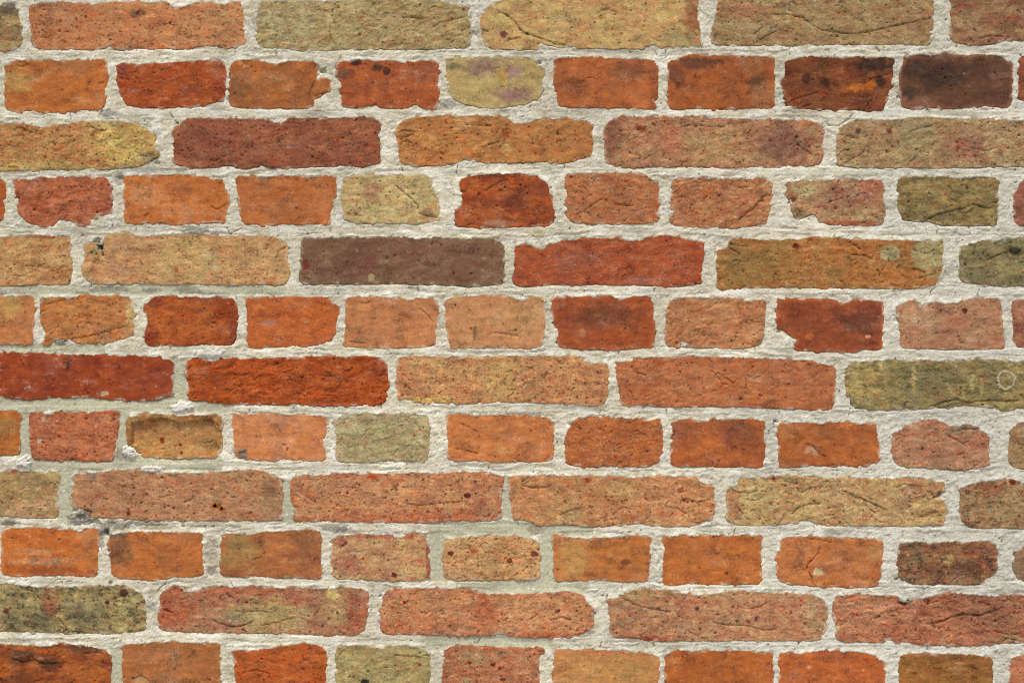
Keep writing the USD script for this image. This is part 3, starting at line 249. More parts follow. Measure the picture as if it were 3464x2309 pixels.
brick("I 1535,1385 1600,1372 1690,1370 1780,1375 1870,1372 1960,1378 2040,1385 2110,1395 2145,1415 2148,1490 2140,1560 2140,1640 1525,1640 1520,1560 1520,1480 1525,1420",
      "medium", (160, 100, 48), (146, 88, 46), .5, .3, .05, blobs="I 1640,1380,120,20,180,110,76,.6;I 1600,1560,90,50,176,112,52,.5")
brick("I 2352,1385 2300,1390 2265,1400 2258,1470 2250,1550 2250,1640 2750,1640 2750,1385", "smooth", (192, 112, 78), (180, 96, 66), bloom=.4)

# Creases and cracks in the clay: (line, depth mm, width mm, how far the clay below the line stands back, mm)
CREASES = [
    ("B 1050,60 1140,100 1190,140 1250,215 1310,235 1400,265 1470,295 1580,305", 2.0, .8, .7),
    ("B 970,200 1030,210", 2.0, .8, .2), ("B 1140,280 1160,260 1240,250", 1.4, .7, .4),
    ("B 440,115 520,115 600,128", 1.6, .9, .5), ("B 640,190 700,150 780,130 880,110", 1.3, .7, .4), ("B 380,290 450,295 520,290", 1.4, .7, .4),
    ("C 600,105 680,95 780,95 880,115 960,170 1010,200 1100,210 1200,225 1330,210 1450,180 1600,150 1740,115", 1.7, .8, .6),
    ("C 560,230 620,180 600,150", 1.2, .7, .3), ("C 560,290 640,240 720,200", 1.2, .7, .4), ("C 1100,240 1125,242", 2.5, 1.2, 0),
    ("A 2090,530 2060,600 2050,655", 1.4, .7, .3), ("A 2080,640 2120,625 2190,605", 1.2, .7, .3),
    ("A 590,830 640,860 690,870 715,855", 2.0, .9, .5), ("A 100,840 150,850 220,885", 1.6, .9, .5), ("A 890,1000 930,1030 980,1040", 1.4, .8, .4),
    ("A 1870,830 1910,865", 1.2, .7, .3), ("A 1390,1060 1430,1065 1460,1045", 2.2, 1.1, .3),
    ("B 430,930 480,900 530,890", 1.8, .9, .5), ("B 420,880 470,865 540,875", 1.5, .8, .5), ("B 430,945 480,935 520,950", 1.5, .8, .4), ("B 860,825 940,830 1050,835", 1.7, .9, .5), ("B 960,985 1020,960 1100,935", 1.3, .7, .4),
    ("C 60,850 120,830 200,830 260,835 380,842", 1.5, .9, .5), ("C 830,950 900,990 950,1030", 1.3, .8, .4),
    ("C 1130,890 1200,905 1260,925", 1.4, .8, .4), ("C 1150,1090 1220,1050 1280,1020 1300,980", 1.2, .7, .4), ("C 1580,880 1680,845 1760,830", 1.3, .8, .4),
    ("B 380,1210 440,1260 500,1310 550,1360 555,1410", 1.8, .8, .3), ("B 555,1410 620,1430 690,1440", 1.8, 1.0, .9),
    ("B 990,1270 1050,1230 1110,1200 1170,1190", 1.5, .8, .5), ("B 1650,1400 1720,1350 1790,1310", 1.4, .8, .4), ("B 1850,1350 1920,1360 1990,1365", 1.4, .8, .4),
    ("C 450,1470 500,1420 560,1380 600,1330 660,1340", 1.9, .9, .7), ("C 600,1320 650,1290 680,1300", 1.6, .9, .4),
    ("C 1040,1350 1090,1330 1160,1310", 1.2, .7, .4), ("C 790,1290 830,1310", 1.8, 1.0, .3),
    ("C 1690,1460 1780,1420 1860,1400 1950,1380 2010,1350 2080,1370 2160,1380", 2.2, 1.0, 1.1),
    ("D 600,120 650,130 680,180 680,230", 2.5, 1.2, .5), ("D 1830,240 1850,180 1900,150", 1.5, .9, .4),
    ("F 2100,250 2180,210 2250,190", 2.0, .9, .5), ("F 2250,170 2290,200 2340,180", 2.4, 1.2, .6), ("F 1210,130 1240,160 1270,170", 2.0, 1.0, .4), ("F 390,160 440,185 480,210", 1.4, .8, .4), ("F 1200,210 1290,210 1350,240", 1.4, .8, .5), ("F 1640,370 1700,350 1780,330", 1.4, .8, .4),
    ("D 430,765 510,760 600,745 700,720 800,690 880,665", 1.2, .7, .5), ("D 290,545 380,515 460,500", 1.0, .7, .3),
    ("E 150,520 210,530 240,515", 1.0, .7, .3), ("E 560,560 620,610 650,660", .9, 1.0, .3), ("E 1000,740 1070,725 1150,735 1230,750", 1.0, 1.3, .4), ("E 90,780 150,790 220,795", 1.0, .8, .4),
    ("F 730,700 770,720 840,800", 1.2, .8, .4),
    ("F 310,980 370,1020 440,1065", 1.3, .7, .3), ("F 270,970 310,1000 350,1060 390,1075", 1.1, .6, .3), ("E 1960,940 2000,990 2080,1010", 1.6, .8, .4), ("E 1940,1090 1970,1130 1980,1170", 1.2, .7, .2),
    ("F 1700,1225 1800,1190 1900,1165 1990,1190 2050,1175 2150,1170 2230,1180 2352,1170", 1.8, .9, .9),
    ("E 560,950 530,920 500,895", 1.2, .7, .3), ("E 430,1050 480,1080 520,1120", 1.3, .8, .4), ("E 1400,1080 1390,1020 1430,960", 1.1, .7, .3), ("E 1140,1160 1180,1130 1200,1095", 1.4, .8, .3),
    ("D 1870,1455 1905,1500 1900,1560", 1.2, .6, .1), ("D 1340,1260 1380,1300 1440,1330 1460,1400", 2.0, .9, .3), ("D 1580,1530 1640,1500", 1.2, .8, .3),
    ("E 820,1320 880,1345 960,1390", .8, .7, .3), ("E 790,1490 860,1500 960,1530", 1.1, 1.0, .4), ("E 520,1310 560,1360 600,1410", .9, .7, .2), ("E 540,1450 600,1500", .9, .7, .2), ("E 1600,1330 1640,1370", 1.2, .7, .2),
    ("F 900,1450 960,1480 1000,1530 1050,1545", 1.4, .8, .9), ("F 1840,1400 1900,1430 1980,1480", 1.4, .8, .5), ("F 1860,1390 1950,1360 2080,1370", 1.2, .8, .4),
    ("G 500,405 560,420 600,430 590,460", 3.0, 1.3, 1.0), ("G 850,410 852,460", 2.2, 1.3, 0), ("G 1970,290 2040,340 2110,390", 1.2, .7, .2),
    ("H 1230,250 1310,275 1400,270 1450,250", 1.6, .8, .5), ("H 450,370 560,390 700,375 850,365", 1.3, .7, .5), ("H 1480,460 1570,420 1660,400", 1.4, .8, .4), ("H 2180,390 2270,410 2340,450", 1.5, .9, .5), ("I 70,360 120,350 180,370 280,350", 1.4, .8, .4), ("I 60,430 100,440 110,490", 1.2, .7, .3), ("H 2300,350 2350,380", 1.6, .9, .3),
    ("I 800,460 850,410 930,380 1010,375", 2.0, .9, .8), ("I 1130,280 1230,330 1330,370 1450,430", 1.9, .9, .7), ("I 400,270 440,300 520,310 600,290", 1.5, .8, .4), ("I 500,350 560,360 620,340", 1.2, .7, .4), ("I 860,310 960,270 1060,260", 1.2, .7, .5), ("I 1480,280 1560,250 1640,260", 1.4, .8, .5), ("I 1290,380 1350,430 1380,450", 1.4, .8, .4), ("I 1740,345 1830,310", 3.2, 1.3, .3), ("I 1650,470 1730,440 1820,430", 1.4, .8, .5), ("I 440,380 500,470 540,490", 1.2, .7, .4),
    ("I 1000,650 990,710 960,740 920,780 910,820 940,860 950,900 965,930", 1.8, .6, .1), ("I 1090,640 1020,620 900,610", .8, .8, .3), ("I 1040,910 1100,915", 1.0, .7, .2),
    ("G 1390,1140 1450,1170 1540,1195 1600,1190 1700,1150", 1.8, .9, .8), ("G 1080,1080 1150,1105", 2.6, 1.3, .5), ("G 1600,1100 1700,1090 1800,1100", 1.3, .8, .5), ("G 1720,1190 1860,1160 1960,1130", 1.3, .8, .5), ("G 380,1130 420,1180 450,1230", 1.3, .8, .4),
    ("I 1700,1180 1800,1160 1870,1130 1960,1110 2050,1120 2150,1090 2230,1060", 2.4, 1.0, 1.2), ("I 1520,1010 1570,1040 1620,1025", 2.0, 1.2, .3), ("I 2050,1030 2130,1050", 1.7, .9, .4), ("I 1700,1050 1790,1020", 1.3, .8, .4), ("I 2150,1220 2250,1250 2340,1240", 1.3, .8, .4),
    ("I 270,1160 380,1180 480,1185 540,1190 620,1215 680,1215 740,1190", 1.6, .8, .6), ("H 1900,1000 2000,1050 2120,1080 2250,1100", 1.3, .8, .4), ("I 520,1080 600,1060 680,1020", 1.2, .7, .4), ("I 100,1210 200,1260 260,1275", 1.2, .7, .4),
    ("H 1420,1150 1500,1130 1580,1150", 1.4, .8, .5), ("H 1270,1160 1350,1110", 1.2, .7, .4),
    ("G 60,1400 150,1430 220,1410 300,1440 400,1430", 1.4, .9, .7), ("G 560,1370 640,1360 700,1380", 1.2, .9, .4), ("G 0,1530 10,1560 5,1600", 3, 2, 0),
    ("G 870,1540 940,1515 990,1560", 1.4, .9, .8), ("G 1250,1400 1290,1360", 1.0, .7, .3), ("G 1600,1500 1700,1480 1800,1510", 1.1, .8, .4),
    ("A 100,430 150,440 200,420", 1.0, .8, .4), ("A 650,560 690,545", 1.2, .8, .3), ("A 860,480 910,520 940,570", 1.0, .7, .3), ("A 900,100 940,60", 1.2, .9, .3),
    ("C 770,690 850,650 930,630 1010,600", 1.1, .8, .4), ("C 1280,560 1350,520 1470,490", 1.3, .8, .4), ("C 880,710 950,690", 1.2, .8, .4), ("C 2040,260 2120,240 2230,240", 1.4, .8, .4),
    ("A 1000,1410 960,1430 955,1480", 1.0, .6, .1), ("A 1390,1360 1440,1390 1520,1340", 1.2, .9, .4), ("B 1640,1230 1680,1270 1690,1300", 1.0, .7, .3),
    ("G 1670,750 1720,740 1760,700", 1.0, .7, .3), ("G 1020,1020 1025,1021", .5, .5, 0), ("F 1000,1600 1005,1606 1180,1600", 1.0, .7, .2),
]
# Round holes and hollows: (tile x,y, radius mm, depth mm)
HOLES = [("A 2135,470", 5.5, 4.5), ("B 1352,412", 3.4, 4), ("D 1190,1352", 4.6, 3.5), ("D 665,150", 4.5, 4), ("D 640,260", 5, 2.6), ("F 475,1165", 2.2, 3), ("F 2290,195", 6, 2.5), ("G 1425,396", 1.8, 3.5), ("G 1468,413", 1.5, 3.5), ("I 1800,322", 4.2, 4.5),
         ("A 1190,815", 2.0, 2), ("B 210,970", 3.2, 1.8), ("B 1475,888", 1.4, 2.5), ("C 845,908", 2, 2.5), ("C 820,1330", 4, 3), ("D 1212,615", 1.1, 2), ("D 1405,690", 1.4, 1.6), ("B 385,410", 1.2, 1), ("F 1560,735", 1.5, 1), ("H 200,1560", 3, 2), ("C 1105,1380", 2, 2.2), ("E 350,232", 2.6, 1.6), ("E 400,215", 1.8, 1.6), ("E 1135,990", 1.2, 1), ("I 1560,1030", 6, 3), ("F 835,155", 3, 1.8), ("G 2005,1150", 1, .5)]
# Brick 8c: the area inside its rim stands back
HOLLOW = ("D 870,1318 950,1310 1010,1296 1080,1290 1130,1300 1180,1318 1250,1312 1330,1300 1400,1292 1432,1340 1445,1400 1440,1460 1455,1500 1430,1600 930,1600 920,1500 870,1450 866,1380", 4.2)
RING = ("F 2232,1040", 9.4)
# Newer, smoother grey-green cement in the joints: tile, x0, y0, x1, y1
CEMENT = ["D 1135,890,1250,1210", "D -100,1150,1560,1255", "D 775,1230,860,1600", "D 115,1230,205,1600", "G 200,60,1480,165", "G 380,150,495,500", "G 1860,225,1980,520", "H 620,500,1720,600", "H 620,560,735,905", "H 1350,530,1460,890", "H 800,880,1680,980", "H 1085,195,1180,480", "D -50,800,700,870", "D -50,410,1900,480", "H 600,1250,1450,1340", "G 730,1330,815,1640"]
# Hairline cracks in the mortar
MORTAR_CRACKS = ["A 1500,640 1530,690 1525,720", "A 465,745 470,800", "A 670,730 672,770", "A 1120,740 1150,790 1180,820", "B 820,1080 805,1150 830,1180", "B 440,1095 450,1140", "B 1525,1085 1528,1150", "B 1300,690 1295,740", "B 905,60 900,180 940,240 980,260", "B 2120,330 2140,370", "B 2195,330 2200,390", "C 215,290 220,350", "C 800,300 802,370", "C 1365,305 1400,350", "C 1905,290 1910,350", "C 1020,800 1060,830 1120,835 1190,790 1230,740", "C 705,730 708,790", "C 1770,1490 1780,1570",
                 "D 1500,15 1520,70 1610,30", "D 2240,410 2245,480", "D 600,400 605,470", "D 1560,470 1570,510", "E 15,410 20,480", "E 550,420 560,470", "E 2120,430 2115,480", "E 1885,840 1890,900", "F 1790,400 1735,450 1730,495", "F 2055,430 2058,470", "F 570,820 575,890", "F 1210,1170 1200,1230 1185,1310", "F 685,1300 740,1330", "F 730,1240 735,1310", "E 305,1180 310,1240", "E 1760,1230 1755,1290", "E 2200,1230 2205,1290",
                 "G 830,520 825,560", "H 95,120 90,170", "H 480,110 475,160", "H 1020,130 1025,165", "G 1110,890 1040,960 1045,985", "G 1530,890 1540,930", "H 1810,980 1800,1040", "I 735,530 738,600", "I 440,530 430,590", "I 960,520 965,590", "I 1550,560 1548,620", "I 2210,590 2205,640", "I 1680,930 1690,990", "I 1690,950 1720,930", "I 1710,1310 1715,1360", "I 860,1290 850,1350", "H 1770,1290 1760,1340", "H 2110,1290 2120,1340", "H 975,1260 940,1310", "A 1830,340 1832,390", "D 2190,30 2190,80", "H 820,960 850,985"]
MORTAR_LUMPS = [("D 1205,1215", 22, 12, 3.5), ("G 160,100", 14, 12, 4), ("G 1000,150", 22, 6, 2.5), ("D 1390,860", 30, 9, 2.2), ("D 330,1265", 10, 8, 1.5), ("G 860,30", 14, 13, 3)]
BEDS = [184, 384, 582, 781, 982, 1189, 1384, 1575, 1787, 1976, 2166]
# Soot and algae on the joints
STAINS = ";".join(["A 715,750,60,30,120,122,126,.8", "A 795,1175,40,50,140,134,120,.7", "A 1300,1525,110,28,120,118,112,.8", "A 500,1520,160,25,166,160,148,.6", "A 1430,715,80,30,176,174,168,.7", "A 960,1125,190,24,160,160,156,.8", "A 60,50,60,40,120,116,110,.6", "D 720,438,130,22,110,110,108,.8", "D 1010,445,70,20,120,118,112,.8", "D 1240,442,90,24,104,102,98,.8", "D 400,785,60,22,70,72,74,.9", "D 530,460,50,12,90,100,110,.7",
    "G 540,480,90,50,70,68,66,.9", "G 760,525,140,30,112,104,90,.85", "G 960,505,140,26,92,88,82,.8", "G 1060,530,120,26,150,136,112,.7", "G 1400,520,200,22,168,156,132,.7", "G 50,500,70,30,140,126,104,.8", "G 690,570,50,25,60,58,56,.9", "G 670,640,20,60,130,122,110,.6", "G 1400,700,45,130,180,168,140,.7", "G 1400,820,40,30,110,100,84,.8", "G 2220,545,110,18,110,112,112,.8", "G 1005,1050,40,40,140,136,126,.7", "G 1000,980,30,40,170,156,130,.7", "G 300,1335,60,20,140,140,138,.8", "H 40,550,60,20,130,128,124,.8", "G 1520,1520,40,60,170,160,140,.6",
    "D 800,1520,60,40,150,140,122,.8", "D 860,900,60,20,180,170,140,.4", "B 750,690,60,40,150,144,130,.7", "B 1640,735,180,24,186,180,160,.7", "E 1340,65,60,22,196,178,130,.9", "H 1340,545,60,40,140,128,104,.8", "H 600,1265,500,24,186,172,146,.6", "I 1080,575,60,20,150,156,130,.8", "C 900,750,140,26,180,170,146,.7", "C 1900,745,200,24,176,168,144,.7", "C 1700,30,30,40,120,110,96,.6"])
# Open voids in the joints: (tile x,y, radius mm, depth mm)
VOIDS = [("A 2140,470", 4.5, 5), ("D 640,118", 5, 5), ("G 705,565", 4, 5), ("G 640,500", 5, 3.5), ("G 540,465", 5, 3.5), ("G 500,420", 3, 4), ("I 1508,880", 2.6, 5), ("E 1476,792", 1.8, 4), ("D 953,755", 1.5, 3), ("F 725,720", 3, 2.5), ("B 1355,415", 3, 4), ("A 1178,815", 1.8, 3),
         ("B 845,1265", 2.2, 4), ("B 890,1168", 2, 3), ("H 300,990", 2.2, 4), ("F 700,1310", 2.5, 3), ("I 2300,715", 3.5, 3), ("C 800,1340", 2.4, 4), ("C 975,1415", 2, 3), ("B 950,1065", 1.8, 3), ("G 1358,530", 1.6, 2.5), ("G 1215,525", 2, 2.5), ("G 1410,530", 2, 2.5), ("G 740,505", 5, 2.5), ("G 60,520", 6, 3), ("H 2080,1250", 1.6, 3), ("G 2085,1245", 1.8, 3), ("D 545,80", 2, 2), ("A 1040,1080", 3.5, 3), ("A 800,1180", 4, 2.5), ("D 880,1515", 1.8, 3), ("E 1560,1330", 2.5, 2.5), ("F 2320,1600", 2, 2), ("C 2300,1210", 1.6, 2.5), ("A 60,45", 5, 2)]
# Dark growth on the clay: (a point on the brick, how much)
MOSS = [("G 500,1080", 0.85), ("I 1700,760", 0.85), ("F 1600,1060", 0.28), ("C 1800,1330", 0.45), ("F 2200,250", 0.45), ("C 2200,900", 0.15), ("I 2200,430", 0.3), ("A 1000,-500", 0.0)]
# ------------------------------------------------------------------ helpers (wall plane in millimetres: u to the right, v up, h towards the viewer)
def tag(p, label=None, category=None, group=None, kind=None):
    for k, x in (("label", label), ("category", category), ("group", group), ("kind", kind)):
        if x:
            p.SetCustomDataByKey(k, x)


_rs = np.random.RandomState(7)
_ANG = _rs.rand(1 << 16) * 2 * np.pi
_GX, _GY = np.cos(_ANG).astype(np.float32), np.sin(_ANG).astype(np.float32)


def perlin(x, y, seed=0):
    """Gradient noise, about -1 to 1."""
    x, y = np.asarray(x, np.float64), np.asarray(y, np.float64)
    i, j = np.floor(x).astype(np.int64), np.floor(y).astype(np.int64)
    fx, fy = (x - i).astype(np.float32), (y - j).astype(np.float32)

    def g(a, b, dx, dy):
        k = (a * 73856093 ^ b * 19349663 ^ seed * 83492791)
        k = ((k ^ (k >> 15)) * 2246822519) & 0xFFFFFFFF
        k = (k ^ (k >> 13)) & 0xFFFF
        return _GX[k] * dx + _GY[k] * dy

    sx, sy = fx * fx * fx * (fx * (fx * 6 - 15) + 10), fy * fy * fy * (fy * (fy * 6 - 15) + 10)
    a = g(i, j, fx, fy) * (1 - sx) + g(i + 1, j, fx - 1, fy) * sx
    b = g(i, j + 1, fx, fy - 1) * (1 - sx) + g(i + 1, j + 1, fx - 1, fy - 1) * sx
    return (a * (1 - sy) + b * sy) * 1.5


def fbm(x, y, seed=0, n=3, gain=0.5):
    t, w, a = 0.0, 0.0, 1.0
    for o in range(n):
        t = t + a * perlin(x * 2.03 ** o, y * 2.03 ** o, seed + 31 * o)
        w += a
        a *= gain
    return t / w


def smooth(a, b, x):
    t = np.clip((x - a) / (b - a), 0, 1)
    return t * t * (3 - 2 * t)


def lin(c):
    c = np.asarray(c, float) / 255.0
    return np.where(c < 0.04045, c / 12.92, ((c + 0.055) / 1.055) ** 2.4)


def mm(px, py):
    return (np.asarray(px, float) - 1732) / 3.0, -(np.asarray(py, float) - 1154.5) / 3.0


def points(text):
    """'A 10,20 30,40 B 5,6' -> (n, 2) wall millimetres."""
    tile, out = None, []
    for word in text.split():
        if word in TILE:
            tile = TILE[word]
        else:
            x, y = map(float, word.split(","))
            out.append(mm(tile[0] + x / 1.96, tile[1] + y / 1.96))
    return np.array(out)


U = 1 / (1.96 * 3)              # one pixel of an enlarged tile in millimetres
VIEW_U, VIEW_V = 577.5, 385.0   # half the picture


def resample(p, step, closed=True):
    q = np.vstack([p, p[:1]]) if closed else p
    s = np.concatenate([[0], np.cumsum(np.hypot(*np.diff(q, axis=0).T))])
    n = max(int(s[-1] / step), 4)
    t = np.linspace(0, s[-1], n, endpoint=not closed)
    return np.stack([np.interp(t, s, q[:, 0]), np.interp(t, s, q[:, 1])], 1)


def largest(g):
    return max(getattr(g, "geoms", [g]), key=lambda a: a.area)


def rough_outline(p, step, seed, amp=1.0, grow=0.55):
    """The outline with its corners cut once, fine irregularity added, grown by GROW mm."""
    a, b = 0.8 * p + 0.2 * np.roll(p, -1, 0), 0.2 * p + 0.8 * np.roll(p, -1, 0)
    p = np.stack([a, b], 1).reshape(-1, 2)
    q = resample(p, step)
    d = np.roll(q, -1, 0) - np.roll(q, 1, 0)
    n = np.stack([d[:, 1], -d[:, 0]], 1) / np.maximum(np.hypot(*d.T), 1e-9)[:, None]
    k = amp * (0.8 * perlin(q[:, 0] / 6.5, q[:, 1] / 6.5, seed) + 0.65 * perlin(q[:, 0] / 2.8, q[:, 1] / 2.8, seed + 1) + 0.45 * perlin(q[:, 0] / 1.3, q[:, 1] / 1.3, seed + 2))
    k = k * (0.2 + 1.15 * smooth(-0.25, 0.45, perlin(q[:, 0] / 19, q[:, 1] / 19, seed + 3))) - amp * 1.3 * smooth(0.38, 0.6, perlin(q[:, 0] / 8, q[:, 1] / 8, seed + 4))
    g = Polygon(q + n * k[:, None]).buffer(0)
    g = largest(largest(g).buffer(grow, join_style=1))
    q = resample(np.array(g.exterior.coords)[:-1], step)
    if Polygon(q).exterior.is_ccw is False:
        q = q[::-1]
    d = np.roll(q, -1, 0) - np.roll(q, 1, 0)
    n = np.stack([d[:, 1], -d[:, 0]], 1) / np.maximum(np.hypot(*d.T), 1e-9)[:, None]   # outward
    return q, n


def line_distance(u, v, line):
    """Distance to a polyline, whether the point lies below it, and how far along it is (0 to 1)."""
    best, below, along = np.full(len(u), 1e9), np.zeros(len(u), bool), np.zeros(len(u))
    seg = np.hypot(*np.diff(line, axis=0).T)
    total, run = seg.sum(), 0.0
    for (a, b), L in zip(zip(line[:-1], line[1:]), seg):
        if L < 1e-6:
            continue
        t = np.clip(((u - a[0]) * (b[0] - a[0]) + (v - a[1]) * (b[1] - a[1])) / L ** 2, 0, 1)
        du, dv = u - a[0] - t * (b[0] - a[0]), v - a[1] - t * (b[1] - a[1])
        d = np.hypot(du, dv)
        near = d < best
        best = np.where(near, d, best)
        below = np.where(near, dv < 0, below)
        along = np.where(near, (run + t * L) / total, along)
        run += L
    return best, below, along


def groove(h, u, v, line, depth, width, step):
    lo, hi = line.min(0) - 14, line.max(0) + 14
    k = np.flatnonzero((u > lo[0]) & (u < hi[0]) & (v > lo[1]) & (v < hi[1]))
    if len(k) == 0:
        return
    wu, wv = u[k] + 0.9 * fbm(u[k] / 5, v[k] / 5, 91, 3, 0.6), v[k] + 1.3 * fbm(u[k] / 5, v[k] / 5, 92, 3, 0.65)
    d, below, t = line_distance(wu, wv, line)
    fade = smooth(0, 0.12, t) * smooth(0, 0.12, 1 - t) * np.clip(0.75 + 0.95 * perlin(u[k] / 5, v[k] / 5, 93), 0.22, 1.4)
    cut = np.exp(-(d / (width * 0.85)) ** 2) * depth * fade
    back = np.where(below, np.exp(-d / 6.0) * step, 0.25 * np.exp(-d / 3.0) * -step) * smooth(0, 0.1, t) * smooth(0, 0.1, 1 - t)
    h[k] -= cut + back


CREASE_LINES = [(points(t), 1.6 * d, max(w, 0.82), 1.2 * s) for t, d, w, s in CREASES]
HOLE_POINTS = [(points(t)[0], r, d) for t, r, d in HOLES]


# ------------------------------------------------------------------ one brick: relief and colour at the points (u, v); d is the distance to the outline, edge the nearest outline normal
DENSITY = dict(smooth=0.05, medium=0.20, rough=0.27)


def dashes(u, v, rs, density):
    """Short torn pores, 0 to 1."""
    n = max(int(density * 0.030 * np.ptp(u) * np.ptp(v)), 1)
    pts = np.stack([rs.uniform(u.min(), u.max(), n), rs.uniform(v.min(), v.max(), n)], 1)
    ang, long = rs.normal(0.12, 0.5, n), 0.5 + rs.exponential(1.0, n)
    wide = np.minimum(0.30 + rs.exponential(0.12, n), 0.7)
    some = perlin(pts[:, 0] / 26, pts[:, 1] / 18, 55) + rs.uniform(-0.5, 0.5, n) > -0.05      # they come in patches
    pts, ang, long, wide = pts[some], ang[some], long[some], wide[some]
    out = np.zeros(len(u))
    if len(pts) == 0:
        return out
    tree = cKDTree(np.stack([u, v], 1))
    for (pu, pv), a, l, w, near in zip(pts, ang, long, wide, tree.query_ball_point(pts, np.minimum(long + 1.2, 6.0))):
        if near:
            near = np.array(near)
            x, y = u[near] - pu, v[near] - pv
            s_, t_ = x * math.cos(a) + y * math.sin(a), -x * math.sin(a) + y * math.cos(a) + 0.12 * x * x / max(l, 0.8) * (1 if w > .4 else -1)
            out[near] = np.maximum(out[near], smooth(1.0, 0.3, np.hypot(s_ / l, t_ / (w * 1.6))))
    return out


def brick_relief(b, u, v, d, en, seed, rs, fine=True):
    kind = b["kind"]
    ru, rv = u + seed * 37.0, v + seed * 53.0
    low = 0.38 * fbm(ru / 45, rv / 30, 11, 2)
    own = rs.uniform(0.0, 1.0, 6)                       # how this brick differs from its like: flakes, grain, folds, pores, steps, wear
    facing_down = np.clip(-en[:, 1], 0, 1)
    worn = smooth(0.34 - 0.3 * own[5], 0.62, fbm(ru / 15, rv / 11, 12, 3))
    r = np.maximum(0.55 + 0.4 * perlin(ru / 5, rv / 5, 19) + 3.4 * worn, 0.3)
    edge = (1 - np.minimum(d / r, 1))
    h = low - (0.30 + 2.0 * worn) * edge ** 1.3
    h += worn * (edge > 0) * edge * 1.1 * fbm(ru / 2.6, rv / 2.0, 20, 3)
    if not fine:
        return h + 0.5 * fbm(ru / 9, rv / 6, 13, 2), low
    strong = dict(smooth=0.22, medium=0.5, rough=0.72)[kind] * rs.uniform(0.8, 1.2)
    th = math.radians(rs.uniform(-10, 22))
    a, c = ru * math.cos(th) + rv * math.sin(th), -ru * math.sin(th) + rv * math.cos(th)
    patch = smooth(-0.25, 0.35, fbm(ru / 28, rv / 20, 24, 2) + rs.uniform(-0.15, 0.15))
    h += (0.45 + 0.35 * strong) * fbm(ru / 24, rv / 13, 14, 2)
    wa, wc = a + 7 * fbm(ru / 16, rv / 16, 21, 2), c + 5 * fbm(ru / 16, rv / 16, 22, 2)
    q = (0.5 + 0.5 * fbm(wa / 22, wc / 9, 23, 4)) * 6.0
    fl = np.floor(q)
    stair = fl + smooth(0.0, 0.10, q - fl)
    h += strong * (0.2 + 0.9 * own[4]) * (stair - 3) * (0.12 + 0.88 * patch)
    h += strong * (0.25 + 0.8 * own[0]) * fbm(a / 8, c / 3.6, 25, 4) * (0.25 + 0.75 * patch)
    h += (0.06 + 0.26 * strong * (1 - patch) * (0.2 + 1.3 * own[1])) * fbm(ru / 2.2, rv / 1.6, 26, 2)
    h += 0.10 * fbm(ru / 22, rv / 0.95, 31, 2) * smooth(0.0, 0.4, perlin(ru / 30, rv / 14, 32))           # drag marks of the mould
    area = np.ptp(u) * np.ptp(v)
    for _ in range(int(area / 850 * dict(smooth=0.10, medium=0.35, rough=0.8)[kind] * (0.1 + 1.3 * own[2]))):                       # folds and tears
        cu, cv = rs.uniform(u.min(), u.max()), rs.uniform(v.min(), v.max())
        long, turn, bend = 3 + rs.exponential(6), th + rs.normal(0, 0.35), rs.normal(0, 0.05)
        t = np.linspace(-0.5, 0.5, 7) * min(long, 34)
        lx, ly = t, bend * t * t + rs.normal(0, 0.35, 7)
        line = np.stack([cu + lx * math.cos(turn) - ly * math.sin(turn), cv + lx * math.sin(turn) + ly * math.cos(turn)], 1)
        groove(h, u, v, line, rs.uniform(0.8, 2.0), rs.uniform(0.45, 0.75), rs.uniform(0.2, 0.9) * strong)
    n = int(area / 260 * dict(smooth=0.16, medium=0.9, rough=0.8)[kind] * 2.0 * own[3] ** 1.6)              # pores
    if n > 2:
        pts = np.stack([rs.uniform(u.min(), u.max(), n), rs.uniform(v.min(), v.max(), n)], 1)
        rad = np.minimum(0.45 + rs.exponential(0.35, n), 2.2)
        dist, k = cKDTree(pts).query(np.stack([u + 0.4 * perlin(u / 1.7, v / 1.7, 33), v], 1))
        h -= np.minimum(rad[k] * 1.7, 2.4) * smooth(rad[k], rad[k] * 0.5, dist)
    h -= dashes(u, v, np.random.RandomState(500 + seed), DENSITY[kind]) * (0.8 if kind == "smooth" else 1.2)
    return h, low


def brick_marks(h, u, v):
    lo, hi = (u.min(), v.min()), (u.max(), v.max())
    for line, depth, width, step in CREASE_LINES:
        if line[:, 0].max() > lo[0] and line[:, 0].min() < hi[0] and line[:, 1].max() > lo[1] and line[:, 1].min() < hi[1]:
            groove(h, u, v, line, depth, width, step)
    for (pu, pv), r, depth in HOLE_POINTS:
        if lo[0] < pu < hi[0] and lo[1] < pv < hi[1]:
            rr = np.hypot(u - pu, v - pv) * (1 + 0.3 * perlin(u / 3, v / 3, 95))
            h -= depth * smooth(r * 1.15, r * 0.55, rr)


def blob_list(text):
    out = []
    for one in filter(None, text.split(";")):
        tile, rest = one.split(" ", 1)
        x, y, rx, ry, r, g, bl, w = map(float, rest.split(","))
        cu, cv = mm(TILE[tile][0] + x / 1.96, TILE[tile][1] + y / 1.96)
        out.append((cu, cv, rx * U, ry * U, (r, g, bl), w))
    return out


